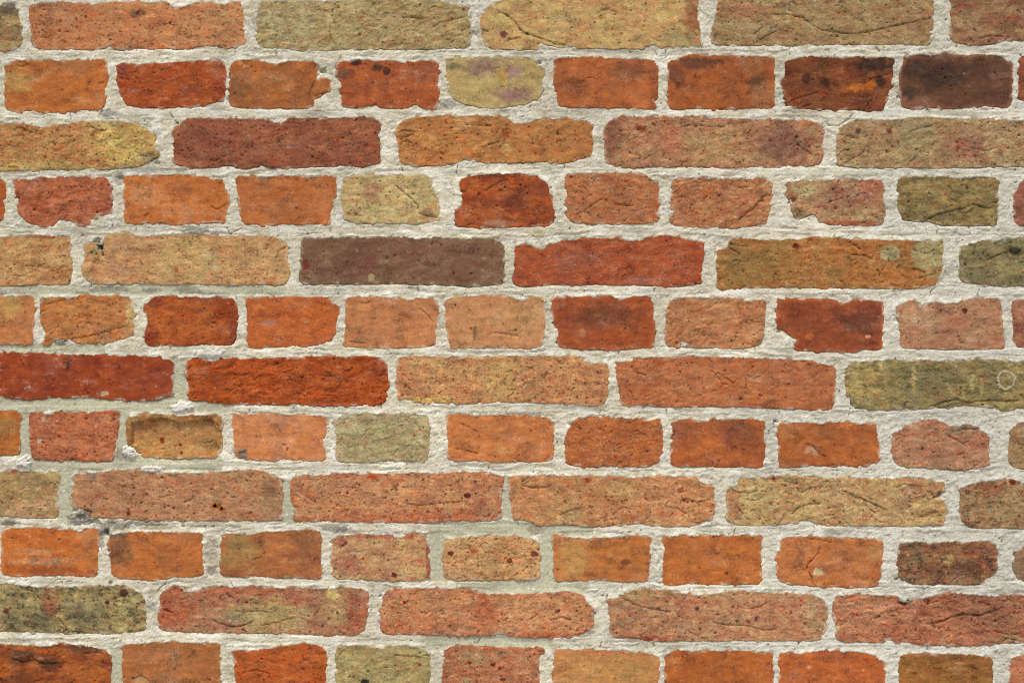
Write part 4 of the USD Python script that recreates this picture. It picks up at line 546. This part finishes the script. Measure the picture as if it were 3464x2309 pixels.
def brick_colour(b, u, v, d, seed, rs):
    ru, rv = u + seed * 37.0, v + seed * 53.0
    kind = b["kind"]
    rough = kind == "rough"
    c0, c1 = np.array(b["c0"], float), np.array(b["c1"], float)
    m = smooth(-0.35, 0.35, fbm(ru / 30, rv / 14, 41, 4) + (b["mix"] - 0.5)) * 0.8
    c = c0 + (c1 - c0) * m[:, None]
    wob = 1.05 * fbm(ru / 11, rv / 7, 42, 5, 0.6)
    for cu, cv, rx, ry, col, w in blob_list(b["blobs"]):
        sc = max(min(rx, ry) * 0.9, 1.0)
        r = np.hypot((u - cu) / rx, (v - cv) / ry) * (1 + (0.10 if w > 1 else 0.35) * perlin(u / sc, v / sc, 40))
        small = rx < 6
        hard = w > 1
        k = smooth(1.12, 0.9, r + 0.25 * wob) if (small or hard) else smooth(1.35, 0.45, r + 0.75 * wob)
        k = k * (1 if small or hard else 0.82 + 0.18 * smooth(-0.35, 0.25, fbm(ru / 3.2, rv / 1.9, 101, 3)))
        c += (np.array(col) - c) * (k * min(1.15 * w, 1.0))[:, None]
    if b["edge"]:
        k = np.exp(-np.maximum(d - 1.0 - 1.6 * wob, 0) / 2.2) * 0.75
        c += (np.array(b["edge"]) - c) * k[:, None]
    # streaks of differently burnt clay, then mottle and grain
    warm = fbm(ru / 7, rv / 3.2, 43, 3)
    amp = 1.35 if rough else 1.0
    c *= (1 + amp * (0.12 * fbm(ru / 10, rv / 6, 44, 4) + 0.10 * warm + 0.15 * fbm(ru / 1.9, rv / 1.5, 45, 2)))[:, None]
    hue = fbm(ru / 14, rv / 7, 46, 4) * amp
    c *= 1 + hue[:, None] * np.array([0.01, -0.06, -0.08])
    if kind != "smooth":
        th = math.radians(rs.uniform(-14, 22))
        ga, gc = ru * math.cos(th) + rv * math.sin(th), -ru * math.sin(th) + rv * math.cos(th)
        ga, gc = ga + 8 * fbm(ru / 18, rv / 18, 91, 2), gc + 5 * fbm(ru / 18, rv / 18, 92, 2)
        c *= (1 + 0.15 * fbm(ga / 15, gc / 2.4, 93, 4))[:, None]
        pink = smooth(-0.06, 0.34, fbm(ga / 14, gc / 5, 58, 4)) * smooth(-0.5, 0.2, perlin(ru / 30, rv / 20, 59))
        c += (c * np.array([1.0, 0.82, 0.82]) + np.array([4, 0, 2]) - c) * (0.8 * pink)[:, None]
        ochre = smooth(0.05, 0.45, fbm(ru / 10, rv / 4.5, 60, 4))
        c += (c * np.array([1.03, 1.06, 0.96]) + 3 - c) * (0.6 * ochre)[:, None]
    pale = smooth(0.0, 0.5, fbm(ru / 18, rv / 10, 56, 4)) * smooth(-0.4, 0.3, fbm(ru / 4, rv / 3, 57, 3))
    c += (c * 0.88 + np.array([44, 42, 30]) - c) * (0.62 * pale)[:, None]
    soot = smooth(-0.05, 0.55, fbm(ru / 22, rv / 13, 52, 5)) * smooth(-0.35, 0.35, fbm(ru / 2.6, rv / 2.1, 53, 3))
    c *= 1 - (0.20 if rough else 0.32) * soot[:, None]
    dash = dashes(u, v, np.random.RandomState(500 + seed), DENSITY[kind])
    c *= 1 - 0.28 * dash[:, None]
    n = int(b["spots"] * (0.036 if rough else 0.024) * max(np.ptp(u) * np.ptp(v), 1))
    if n:
        pts = np.stack([rs.uniform(u.min(), u.max(), n), rs.uniform(v.min(), v.max(), n)], 1)
        rad = np.minimum(0.35 + rs.exponential(0.42, n), 2.6)
        kindof = rs.rand(n)
        tree = cKDTree(pts)
        dist, idx = tree.query(np.stack([u + 0.5 * perlin(u / 1.8, v / 1.8, 47), v * 1.15 - pts[:, 1].mean() * 0.15 + 0.5 * perlin(u / 1.8, v / 1.8, 48)], 1))
        red = c * np.array([0.76, 0.56, 0.44])
        dark, pale = c * np.array([0.50, 0.46, 0.46]), np.minimum(c * 0.8 + np.array([62, 62, 54]), 238)
        t = kindof[idx]
        tone = np.where((t < 0.55)[:, None], red, np.where((t < 0.80)[:, None], dark, pale))
        k = smooth(rad[idx], rad[idx] * 0.55, dist) * 0.85
        c += (tone - c) * k[:, None]
    if b.get("moss"):
        k = smooth(0.0, 0.30, fbm(ru / 11 + 0.5 * rv / 11, rv / 8, 86, 5)) * smooth(-0.35, 0.2, fbm(ru / 2.4, rv / 2.0, 87, 2)) * b["moss"]
        c += (np.array([66, 60, 46]) - c) * k[:, None]
        k = smooth(0.15, 0.45, fbm(ru / 9, rv / 7, 88, 4)) * b["moss"]
        c += (c * np.array([1.16, 1.18, 1.06]) - c) * k[:, None]
    if b["bloom"]:
        k = smooth(0.12, 0.6, fbm(ru / 16, rv / 9, 49, 4)) * smooth(-0.3, 0.5, fbm(ru / 2.5, rv / 1.8, 50, 2)) * min(1.6 * b["bloom"], 0.8)
        c += (np.array([206, 184, 168]) - c) * k[:, None]
    # smears of lime left from pointing along the edges
    k = smooth(3.4, 0.5, d + 2.2 * fbm(ru / 3.5, rv / 3.5, 54, 3)) * smooth(0.05, 0.45, fbm(ru / 12, rv / 12, 51, 2)) * 0.75
    c += (np.array([208, 190, 168]) - c) * k[:, None]
    c *= (1 + 0.07 * fbm(u / 150, v / 220, 94, 2) + 0.05 * fbm(u / 13, v / 160, 95, 3))[:, None]
    haze_ = smooth(0.16, 0.5, fbm(u / 40, v / 26, 96, 5)) * smooth(-0.3, 0.4, fbm(u / 2.3, v / 1.9, 97, 2)) * 0.34
    c += (np.array([206, 188, 166]) - c) * haze_[:, None]
    grime = smooth(0.16, 0.5, fbm(u / 46 + 9, v / 30, 98, 5)) * smooth(-0.4, 0.3, fbm(u / 2.6, v / 2.2, 99, 3)) * 0.26
    c += (np.array([84, 66, 52]) - c) * grime[:, None]
    grey_ = c @ np.array([0.3, 0.59, 0.11])
    c = c + (grey_[:, None] + np.array([6, 2, -10]) - c) * (0.17 - 0.06 * smooth(50, 110, c[:, 0] - c[:, 1]))[:, None]
    rg = c[:, 0] - c[:, 1]
    c = c + rg[:, None] * np.array([-0.02, 0.035, -0.02])
    c = c + smooth(60, 110, rg)[:, None] * np.array([-4, 5, -8.0])
    if kind == 'smooth':
        c = c * 1.01 + np.array([1, 0, 1.5])
    olive = smooth(52, 8, rg) * smooth(105, 150, grey_) * 0.5
    c = c + olive[:, None] * np.array([2, -4, 8.0])
    return np.clip(c, 4, 245)


def solid(front, h, ring, ring_h, tri, depth):
    """Front face (points then outline), straight sides and a back: (vertices, faces)."""
    n, k = len(front), len(ring)
    allp = np.vstack([front, ring])
    hh = np.concatenate([h, ring_h])
    v = np.stack([allp[:, 0], -hh, allp[:, 1]], 1)
    back = np.stack([ring[:, 0], np.full(k, depth), ring[:, 1]], 1)
    mid = np.array([[ring[:, 0].mean(), depth, ring[:, 1].mean()]])
    i = np.arange(k)
    j = (i + 1) % k
    rim = v[n:].copy()                                      # the rim again, so that the arris between face and side stays sharp
    o = n + k
    side = np.vstack([np.stack([o + i, o + k + i, o + j], 1), np.stack([o + j, o + k + i, o + k + j], 1)])
    cap = np.stack([np.full(k, o + 2 * k), o + k + j, o + k + i], 1)
    return np.vstack([v, rim, back, mid]), np.vstack([tri, side, cap])


def build_brick(b, outline, step, coarse, seed, fine=True, depth=108.0, amp=1.0, grow=0.55):
    rs = np.random.RandomState(1000 + seed)
    ring, normal = rough_outline(outline, step, seed, amp, grow)
    shape = Polygon(ring)
    lo, hi = ring.min(0), ring.max(0)
    gu, gv = np.meshgrid(np.arange(lo[0] + step / 2, hi[0], step), np.arange(lo[1] + step / 2, hi[1], step * 0.92), indexing="ij")
    gu = gu + (np.arange(gu.shape[1]) % 2)[None] * step * 0.5
    if coarse > 1:
        i, j = np.indices(gu.shape)
        seen = (np.abs(gu) < VIEW_U + 12) & (np.abs(gv) < VIEW_V + 12) | ((i % coarse == 0) & (j % coarse == 0))
        gu, gv = gu[seen], gv[seen]
    p = np.stack([gu.ravel(), gv.ravel()], 1)
    p = p + rs.uniform(-0.22, 0.22, p.shape) * step
    p = p[shapely.contains_xy(shape, p[:, 0], p[:, 1])]
    tree = cKDTree(ring)
    d, idx = tree.query(p)
    keep = d > 0.55 * step
    p, d, idx = p[keep], d[keep], idx[keep]
    allp = np.vstack([p, ring])
    tri = Delaunay(allp).simplices
    c = allp[tri].mean(1)
    tri = tri[shapely.contains_xy(shape, c[:, 0], c[:, 1])]
    a, e, f = allp[tri[:, 0]], allp[tri[:, 1]], allp[tri[:, 2]]
    flip = ((e - a)[:, 0] * (f - a)[:, 1] - (e - a)[:, 1] * (f - a)[:, 0]) < 0
    tri[flip] = tri[flip][:, ::-1]
    u, v = allp[:, 0], allp[:, 1]
    dd = np.concatenate([d, np.zeros(len(ring))])
    en = np.vstack([normal[idx], normal])
    h, plane = brick_relief(b, u, v, dd, en, seed, np.random.RandomState(700 + seed), fine)
    if fine:
        brick_marks(h, u, v)
    out = (rs.normal(0, 0.35) if b.get("lift") is None else b["lift"])
    lean = out + (u - u.mean()) * rs.normal(0, 0.005) + (v - v.mean()) * rs.normal(0, 0.012)
    h, plane = h + lean, plane + lean
    if b.get("hollow") is not None:
        poly, deep = b["hollow"]
        wu, wv = u + 1.2 * perlin(u / 6, v / 6, 96), v + 1.2 * perlin(u / 6, v / 6, 97)
        inside = shapely.contains_xy(poly, wu, wv)
        e2, _ = cKDTree(resample(np.array(poly.exterior.coords)[:-1], 0.5)).query(np.stack([wu, wv], 1))
        h -= deep * np.where(inside, smooth(-0.2, 1.4, e2), 0) * smooth(lo[1] - 2, lo[1] + 16, v)
    col = brick_colour(b, u, v, dd, seed, np.random.RandomState(900 + seed))
    n = len(p)
    verts, faces = solid(p, h[:n], ring, h[n:], tri, depth)
    col = np.vstack([col, col[n:], col[n:], col[n:n + 1]])
    return verts, faces, col, ring, normal, plane[n:]


def put(path, verts, faces, col, material, scale=0.72):
    """A mesh of the wall: millimetres to metres, its colour as the primvar tint."""
    v = verts * 0.001 + np.array([0, 0, EYE])
    m = usdkit.mesh(stage, path, (v, faces), material, smooth=True)
    UsdGeom.PrimvarsAPI(m).CreatePrimvar("tint", Sdf.ValueTypeNames.Color3fArray, "vertex").Set(Vt.Vec3fArray.FromNumpy((lin(col) * scale).astype(np.float32)))
    return m.GetPrim()


# ------------------------------------------------------------------ materials: colour from the clay or lime itself, grain and fine relief on top
def earthen(name, rough, grain, strength, dist):
    return usdkit.material(stage, "/World/Looks/" + name, {
        "a": ("attribute", {"attribute": "tint"}), "g": ("geometry", {}),
        "n": ("noise_texture", {"scale": grain, "detail": 4.0, "roughness": 0.65}),
        "n2": ("noise_texture", {"scale": grain * 0.33, "detail": 3.0, "roughness": 0.6}),
        "r": ("rgb_ramp", {"ramp": [(0.25, (0.75, 0.74, 0.72)), (0.5, (1, 1, 1)), (0.75, (1.22, 1.23, 1.25))]}),
        "mul": ("mix_color", {"blend_type": "multiply", "fac": 1.0}),
        "s": ("math", {"math_type": "add"}),
        "b": ("bump", {"strength": strength, "distance": dist}),
        "p": ("principled_bsdf", {"roughness": rough, "specular_ior_level": 0.06, "diffuse_roughness": 0.6})},
        [("g.position", "n.vector"), ("g.position", "n2.vector"), ("n.fac", "r.fac"), ("a.color", "mul.a"), ("r.color", "mul.b"), ("mul.result", "p.base_color"),
         ("n.fac", "s.value1"), ("n2.fac", "s.value2"), ("s.value", "b.height"), ("b.normal", "p.normal")], surface="p.BSDF")


CLAY = {"smooth": earthen("smooth_clay", 0.85, 1100.0, 0.2, 0.0006), "medium": earthen("sandy_clay", 0.92, 850.0, 0.5, 0.001), "rough": earthen("torn_clay", 0.95, 800.0, 0.55, 0.0012)}
LIME = earthen("lime_mortar", 0.95, 1000.0, 0.6, 0.0013)

# ------------------------------------------------------------------ the wall
wall = UsdGeom.Xform.Define(stage, "/World/brick_wall")
tag(wall.GetPrim(), "old wall of red, orange and yellow bricks laid in pale lime mortar", "brick wall", kind="thing")
HOLLOW_AT, k8c = (Polygon(points(HOLLOW[0])).buffer(0), HOLLOW[1]), points("D 1150,1400")[0]
rings, normals, planes, polys, made = [], [], [], [], []
for i, b in enumerate(BRICKS):
    outline = points(b["outline"])
    poly = Polygon(outline).buffer(0)
    if poly.contains(shapely.Point(k8c)):
        b["hollow"] = HOLLOW_AT
    for text, much in MOSS:
        if poly.contains(shapely.Point(points(text)[0])):
            b["moss"] = much
    header = np.ptp(outline[:, 0]) < 160
    verts, faces, col, ring, normal, plane = build_brick(b, outline, STEP, 5, i + 1, depth=222.0 if header else 106.0)
    p = put("/World/brick_wall/brick" + (f"_{i:03d}" if i else ""), verts, faces, col, CLAY[b["kind"]])
    if b["label"]:
        tag(p, b["label"])
    made.append(p)
    if poly.contains(shapely.Point(points(RING[0])[0])):
        face_at = cKDTree(verts[:, [0, 2]]), verts[:, 1]
    rings.append(ring), normals.append(normal), planes.append(plane), polys.append(Polygon(ring))

# a ring of old plaster left on the olive brick of course 7
(ru0, rv0), rr0 = points(RING[0])[0], RING[1]
t = np.linspace(0, 2 * np.pi, 96, endpoint=False)
s = np.linspace(0, 2 * np.pi, 10, endpoint=False)
tt, ss = np.meshgrid(t, s, indexing="ij")
wob = 1 + 0.05 * np.sin(3 * tt + 1) + 0.04 * np.sin(7 * tt) + 0.06 * perlin(9 * np.cos(tt), 9 * np.sin(tt), 5)
thick = 1.6 + 1.1 * perlin(5 * np.cos(tt) + 40, 5 * np.sin(tt), 6) + 0.25 * perlin(3 * tt * 4, ss, 8)
R = rr0 * wob + thick * np.cos(ss)
host = [k for k, q in enumerate(polys) if q.contains(shapely.Point(ru0, rv0))]
_, near_ = face_at[0].query(np.stack([ru0 + rr0 * wob * np.cos(tt), rv0 + rr0 * wob * np.sin(tt)], -1).reshape(-1, 2))
seat = np.minimum(face_at[1][near_], 1.5).reshape(tt.shape)
for _ in range(3):
    seat = (np.roll(seat, 1, 0) + seat + np.roll(seat, -1, 0)) / 3
rv_, rf_ = np.stack([ru0 + R * np.cos(tt) * 0.97, seat - 0.1 - 0.5 * thick * np.sin(ss), rv0 + R * np.sin(tt) * 1.04], -1).reshape(-1, 3), []
i0, j0 = np.meshgrid(np.arange(96), np.arange(10), indexing="ij")
f4 = np.stack([i0 * 10 + j0, (i0 + 1) % 96 * 10 + j0, (i0 + 1) % 96 * 10 + (j0 + 1) % 10, i0 * 10 + (j0 + 1) % 10], -1).reshape(-1, 4)
f3 = np.vstack([f4[:, [0, 1, 2]], f4[:, [0, 2, 3]]])
put(str(made[host[0]].GetPath()) + "/plaster_ring", rv_, f3, np.tile([172, 163, 136], (len(rv_), 1)) + 10 * perlin(rv_[:, 0] / 2, rv_[:, 2] / 2, 3)[:, None], LIME)

# courses carried on beyond the view, to the ends of the wall
PITCH = 198.0 / 3
rows = []                                   # (middle v, height, stretcher?, left end, right end) of what is already laid
mids = [(170 * 0 + 82, 1), (285, 0), (485, 1), (680, 0), (878, 1), (1088, 0), (1287, 1), (1484, 0), (1673, 1), (1880, 0), (2062, 1), (2258, 0)]
spans = {}
for y, st in mids:
    v0 = mm(0, y)[1]
    inrow = [q.bounds for q in polys if q.bounds[1] < v0 < q.bounds[3]]
    rows.append((v0, st, min(q[0] for q in inrow), max(q[2] for q in inrow)))
top, bottom = rows[0][0], rows[-1][0]
WALL_L, WALL_R, WALL_B, WALL_T = -1700.0, 1700.0, -EYE * 1000, 1150.0
k = 1
while top + k * PITCH + 30 < WALL_T:
    rows.append((top + k * PITCH, 1 - k % 2, None, None))
    k += 1
k = 1
while bottom - k * PITCH - 28 > WALL_B:
    rows.append((bottom - k * PITCH, k % 2, None, None))
    k += 1
palette = [(b["kind"], b["c0"], b["c1"]) for b in BRICKS]
rs = np.random.RandomState(11)
ov, of, oc, n0, seed = [], [], [], 0, 300
for v0, st, left, right in rows:
    w = 228.0 if st else 107.0
    pitch = w + 12.5
    spots_u = []
    if left is None:
        x = WALL_L + 6 + rs.uniform(0, 20)
        while x + w < WALL_R - 4:
            spots_u.append(x)
            x += pitch
    else:
        x = left - 12 - w
        while x > WALL_L + 2:
            spots_u.append(x)
            x -= pitch
        x = right + 12
        while x + w < WALL_R - 2:
            spots_u.append(x)
            x += pitch
    for x in spots_u:
        seed += 1
        kind, c0, c1 = palette[rs.randint(len(palette))]
        j = rs.uniform(-3, 3, (8, 2))
        hh = 26.5
        o = np.array([[x, v0 - hh], [x + w / 2, v0 - hh], [x + w, v0 - hh], [x + w, v0], [x + w, v0 + hh], [x + w / 2, v0 + hh], [x, v0 + hh], [x, v0]]) + j * 0.7
        near = abs(x + w / 2) < VIEW_U + 260 and abs(v0) < VIEW_V + 140
        vv, ff, cc, _, _, _ = build_brick(dict(kind=kind, c0=c0, c1=c1, mix=.5, spots=.6, bloom=.1, blobs="", edge=None), o, 4.0 if near else 9.0, 1, seed, fine=near, depth=100.0, amp=2.0, grow=0)
        ov.append(vv), of.append(ff + n0), oc.append(cc)
        n0 += len(vv)
p = put("/World/brick_wall/surrounding_brickwork", np.vstack(ov), np.vstack(of), np.vstack(oc), CLAY["medium"])
tag(p, kind="stuff")

# ------------------------------------------------------------------ the mortar: one relief sheet between the bricks, closed at the back
gu = np.arange(-VIEW_U - 14, VIEW_U + 14.01, STEP)
gv = np.arange(-VIEW_V - 14, VIEW_V + 14.01, STEP)
MU, MV = np.meshgrid(gu, gv, indexing="ij")
shape2 = MU.shape
inside = np.zeros(shape2, bool)
for q in polys:
    x0, y0, x1, y1 = q.bounds
    a, b_ = np.searchsorted(gu, [x0, x1]), np.searchsorted(gv, [y0, y1])
    sl = (slice(a[0], a[1]), slice(b_[0], b_[1]))
    inside[sl] |= shapely.contains_xy(q, MU[sl].ravel(), MV[sl].ravel()).reshape(MU[sl].shape)
tree = cKDTree(np.vstack(rings))
allnormals = np.vstack(normals)
D, idx = tree.query(np.stack([MU.ravel(), MV.ravel()], 1))
HB = np.concatenate(planes)[idx].reshape(shape2)
NV = allnormals[idx, 1].reshape(shape2)
D = np.where(inside, -D.reshape(shape2), D.reshape(shape2))
use = D > -4.0
u, v, d, nv, hb = MU[use], MV[use], D[use], NV[use], HB[use]

bed_v = np.array([mm(0, y)[1] for y in BEDS])
bd = np.abs(v[:, None] - bed_v[None]).min(1) + 1.5 * perlin(u / 40, v / 40, 61)
bed = smooth(7.5, 4.5, bd)                                  # in a bed joint rather than an upright one
cement = np.zeros(len(u))
for text in CEMENT:
    tile, rest = text.split(" ")
    x0, y0, x1, y1 = map(float, rest.split(","))
    (a0, b1), (a1, b0) = mm(TILE[tile][0] + x0 / 1.96, TILE[tile][1] + y0 / 1.96), mm(TILE[tile][0] + x1 / 1.96, TILE[tile][1] + y1 / 1.96)
    e = np.minimum(np.minimum(u - a0, a1 - u), np.minimum(v - b0, b1 - v)) + 3.5 * fbm(u / 9, v / 6, 62, 3)
    cement = np.maximum(cement, smooth(-1.0, 2.0, e))
strip0 = smooth(3.6, 2.8, np.abs(bd - 0.3)) * smooth(-0.15, 0.15, perlin(u / 70, v / 30, 73)) * bed
wu, wv = u + 4 * fbm(u / 14, v / 14, 63, 2), v + 2 * fbm(u / 14, v / 14, 64, 2)
fa = 0.5 + 0.5 * fbm(wu / 34, wv / 4.2, 65, 3)              # long thin flakes along the beds
fb = 0.5 + 0.5 * fbm(wu / 12, wv / 12, 66, 3)               # lumps in the uprights
f = np.where(bed > 0.5, fa, fb)
q = f * 6.5
fl = np.floor(q)
stair = fl + smooth(0, 0.09, q - fl) - 3.2
flaky = (0.35 + 0.65 * smooth(-0.25, 0.3, perlin(u / 30, v / 16, 67))) * (1 - 0.75 * cement)
h = -0.55 - 0.7 * cement + 0.6 * fbm(u / 50, v / 26, 68, 2)
h += hb * smooth(6.0, 0.5, d)
h += 0.7 * stair * flaky * (0.6 + 0.4 * bed)
h += (1 - 0.35 * cement) * ((0.5 + 0.5 * (1 - bed)) * fbm(u / 6.5, v / 4.6, 69, 4) + 0.26 * fbm(u / 1.9, v / 1.6, 70, 2)) * (1 - 0.6 * strip0)
h -= 1.6 * smooth(0.5, 0.8, fbm(u / 3.2, v / 2.4, 71, 1)) * (1 - 0.7 * cement) * smooth(-0.1, 0.4, perlin(u / 22, v / 14, 72))
# a tooled strip runs along many of the beds
strip = smooth(3.6, 2.8, np.abs(bd - 0.3)) * smooth(-0.15, 0.15, perlin(u / 70, v / 30, 73)) * bed
h += strip * (0.3 - 0.75 * (h + 0.55))
# open seam against the bricks: mostly under them, less along their sides, seldom above
below = np.clip(-nv, 0, 1)
above = np.clip(nv, 0, 1)
seam = smooth(-0.15, 0.3, perlin(u / 11, v / 11, 74) + 0.5 * below - 0.12 * above)
h -= (0.2 + 0.7 * below + 1.7 * smooth(0.0, 0.5, perlin(u / 19, v / 19, 100))) * seam * np.exp(-(np.maximum(d, 0) / 0.65) ** 2)
h -= 0.55 * below * np.exp(-np.maximum(d, 0) / 2.0)
# lime smeared a little over the arrises elsewhere, never far
h += (0.5 + 0.5 * above) * (1 - seam) * np.exp(-np.maximum(d, 0) / 1.6)
h -= np.maximum(-d - 0.5, 0) * 0.95
h += 0.9 * fbm(u / 5.0, v / 4.0, 89, 4, 0.6) * smooth(3.0, 0.0, np.abs(d)) * (1 - 0.5 * seam)
for text, rx, ry, tall in MORTAR_LUMPS:
    (pu, pv) = points(text)[0]
    r = np.hypot((u - pu) / rx * 1.6, (v - pv) / ry * 1.6) + 0.7 * fbm(u / 5, v / 4, 75, 4)
    h += tall * smooth(1.0, 0.55, r)
lines = [points(t) for t in MORTAR_CRACKS]
hair = np.zeros(len(u))
for line in lines:
    g0 = np.zeros(len(u))
    groove(g0, u, v, line, 3.0, 0.75, 0.25)
    hair = np.minimum(hair, g0)
h += hair * (d > 0.2)
for text, r0, deep in VOIDS:
    (pu, pv) = points(text)[0]
    r = np.hypot(u - pu, (v - pv) * 1.3) * (1 + 0.5 * perlin(u / 4, v / 3, 85))
    h -= deep * smooth(r0 * 1.1, r0 * 0.6, r) * (d > -1.0)

c = np.array([212, 203, 178]) + (np.array([228, 221, 204]) - np.array([212, 203, 178])) * smooth(-0.3, 0.4, fbm(u / 26, v / 12, 76, 3))[:, None]
tone = np.sin(fl * 12.9898) * 43758.5453
c = c * (1 + 0.15 * ((tone - np.floor(tone)) - 0.5) * flaky)[:, None]
c += (np.array([186, 171, 142]) - c) * (0.65 * smooth(0.1, 0.55, fbm(u / 15, v / 6, 77, 4)))[:, None]
blue = smooth(150, 600, u + 120 * fbm(u / 200, v / 120, 78, 2) - 0.5 * v)
c += (np.array([206, 202, 190]) - c) * (0.6 * blue)[:, None]
c += (np.array([190, 185, 158]) - c) * (0.9 * cement)[:, None]
grey = smooth(0.12, 0.5, fbm(u / 40, v / 3.2, 79, 4)) * bed * (0.35 + 0.65 * strip)
c += (np.array([158, 156, 150]) - c) * (0.6 * grey)[:, None]
for cu, cv, rx, ry, colr, w in blob_list(STAINS):
    r = np.hypot((u - cu) / rx, (v - cv) / ry) + 0.9 * fbm(u / 6, v / 2.6, 84, 5)
    warm = 0.6 * np.array(colr) + 0.4 * np.array([150, 138, 116])
    c += (warm - c) * (smooth(1.1, 0.7, r) * w * (0.55 + 0.45 * smooth(-0.4, 0.4, fbm(u / 2.0, v / 1.5, 90, 2))))[:, None]
for text, rx, ry, tall in MORTAR_LUMPS:
    (pu, pv) = points(text)[0]
    k = smooth(1.0, 0.7, np.hypot((u - pu) / rx * 1.5, (v - pv) / ry * 1.5) + 0.7 * fbm(u / 5, v / 4, 75, 4))
    c += (np.array([226, 221, 212]) - c) * (0.8 * k)[:, None]
c *= (1 + 0.07 * fbm(u / 150, v / 220, 94, 2) + 0.05 * fbm(u / 13, v / 160, 95, 3))[:, None]
grime = smooth(0.05, 0.45, fbm(u / 30 + 9, v / 16, 98, 5)) * smooth(-0.4, 0.3, fbm(u / 2.4, v / 1.8, 99, 3)) * 0.32
c += (np.array([128, 120, 104]) - c) * grime[:, None]
c *= (1 + 0.07 * fbm(u / 6, v / 4, 80, 3) + 0.13 * fbm(u / 1.7, v / 1.5, 81, 2))[:, None]
rs = np.random.RandomState(5)
n = 16000
pts = np.stack([rs.uniform(-VIEW_U, VIEW_U, n), rs.uniform(-VIEW_V, VIEW_V, n)], 1)
rad, what = 0.32 + rs.exponential(0.24, n), rs.rand(n)
dist, idx = cKDTree(pts).query(np.stack([u, v], 1))
grain = np.where((what[idx] < 0.22)[:, None], np.array([78, 76, 76]), np.where((what[idx] < 0.5)[:, None], np.array([170, 140, 104]), np.array([238, 236, 230])))
k = smooth(rad[idx] * 1.3, rad[idx] * 0.6, dist) * 0.8
c += (grain - c) * k[:, None]
h += 0.25 * k * (what[idx] > 0.22)

H = np.full(shape2, -14.0)                 # corners hidden deep in a brick lie back, so that no face cuts through its front
H[use] = h
C = np.tile(np.array([214, 207, 188.0]), shape2 + (1,))
C[use] = np.clip(c, 10, 246)


def cells_of(nu, nv_, wanted, first):
    num = first + np.arange(nu * nv_).reshape(nu, nv_)
    a, b_, cc, dd2 = num[:-1, :-1][wanted], num[1:, :-1][wanted], num[1:, 1:][wanted], num[:-1, 1:][wanted]
    return num, np.vstack([np.stack([a, b_, cc], 1), np.stack([a, cc, dd2], 1)])


_, faces = cells_of(*shape2, use[:-1, :-1] | use[1:, :-1] | use[:-1, 1:] | use[1:, 1:], 0)
verts, col = np.stack([MU.ravel(), -H.ravel(), MV.ravel()], 1), C.reshape(-1, 3)
cu = np.concatenate([np.linspace(WALL_L, gu[0], 140), np.linspace(gu[0], gu[-1], 150)[1:], np.linspace(gu[-1], WALL_R, 140)[1:]])
cv = np.concatenate([np.linspace(WALL_B, gv[0], 110), np.linspace(gv[0], gv[-1], 100)[1:], np.linspace(gv[-1], WALL_T, 95)[1:]])
CU, CV = np.meshgrid(cu, cv, indexing="ij")
CH = -1.7 + 0.5 * fbm(CU / 20, CV / 14, 82, 2)
mu, mv = (cu[:-1] + cu[1:]) / 2, (cv[:-1] + cv[1:]) / 2
outer = ~((np.abs(mu) < gu[-1])[:, None] & (np.abs(mv) < gv[-1])[None])
num, more = cells_of(len(cu), len(cv), outer, len(verts))
faces = np.vstack([faces, more])
verts = np.vstack([verts, np.stack([CU.ravel(), -CH.ravel(), CV.ravel()], 1)])
col = np.vstack([col, np.array([202, 194, 172.0]) * (1 + 0.12 * fbm(CU / 30, CV / 16, 83, 4)).ravel()[:, None]])
border = np.concatenate([num[:, 0], num[-1, 1:], num[-2::-1, -1], num[0, -2:0:-1]])
nb, n0 = len(border), len(verts)
backv = verts[border].copy()
backv[:, 1] = 240.0
i = np.arange(nb)
j = (i + 1) % nb
faces = np.vstack([faces, np.stack([border[i], n0 + i, border[j]], 1), np.stack([border[j], n0 + i, n0 + j], 1), np.stack([np.full(nb, n0 + nb), n0 + j, n0 + i], 1)])
verts = np.vstack([verts, backv, [[0, 240.0, 0]]])
col = np.vstack([col, col[border], [[210, 204, 190]]])
used = np.unique(faces)
remap = np.full(len(verts), -1)
remap[used] = np.arange(len(used))
put("/World/brick_wall/mortar", verts[used], remap[faces], col[used], LIME)

# ------------------------------------------------------------------ the ground in front of the wall
usdkit.material(stage, "/World/Looks/paving", {
    "g": ("geometry", {}), "n": ("noise_texture", {"scale": 6.0, "detail": 6.0}), "r": ("rgb_ramp", {"ramp": [(0.3, (0.13, 0.125, 0.115)), (0.7, (0.21, 0.20, 0.185))]}),
    "n2": ("noise_texture", {"scale": 300.0, "detail": 3.0}), "b": ("bump", {"strength": 0.5, "distance": 0.003}), "p": ("principled_bsdf", {"roughness": 0.9})},
    [("g.position", "n.vector"), ("g.position", "n2.vector"), ("n.fac", "r.fac"), ("r.color", "p.base_color"), ("n2.fac", "b.height"), ("b.normal", "p.normal")], surface="p.BSDF")
g = usdkit.mesh(stage, "/World/ground", (np.array([[-150, -150, -0.004], [150, -150, -0.004], [150, 150, -0.004], [-150, 150, -0.004]], float), np.array([[0, 1, 2], [0, 2, 3]])), "/World/Looks/paving")
tag(g.GetPrim(), "grey concrete ground running up to the foot of the wall", kind="structure")
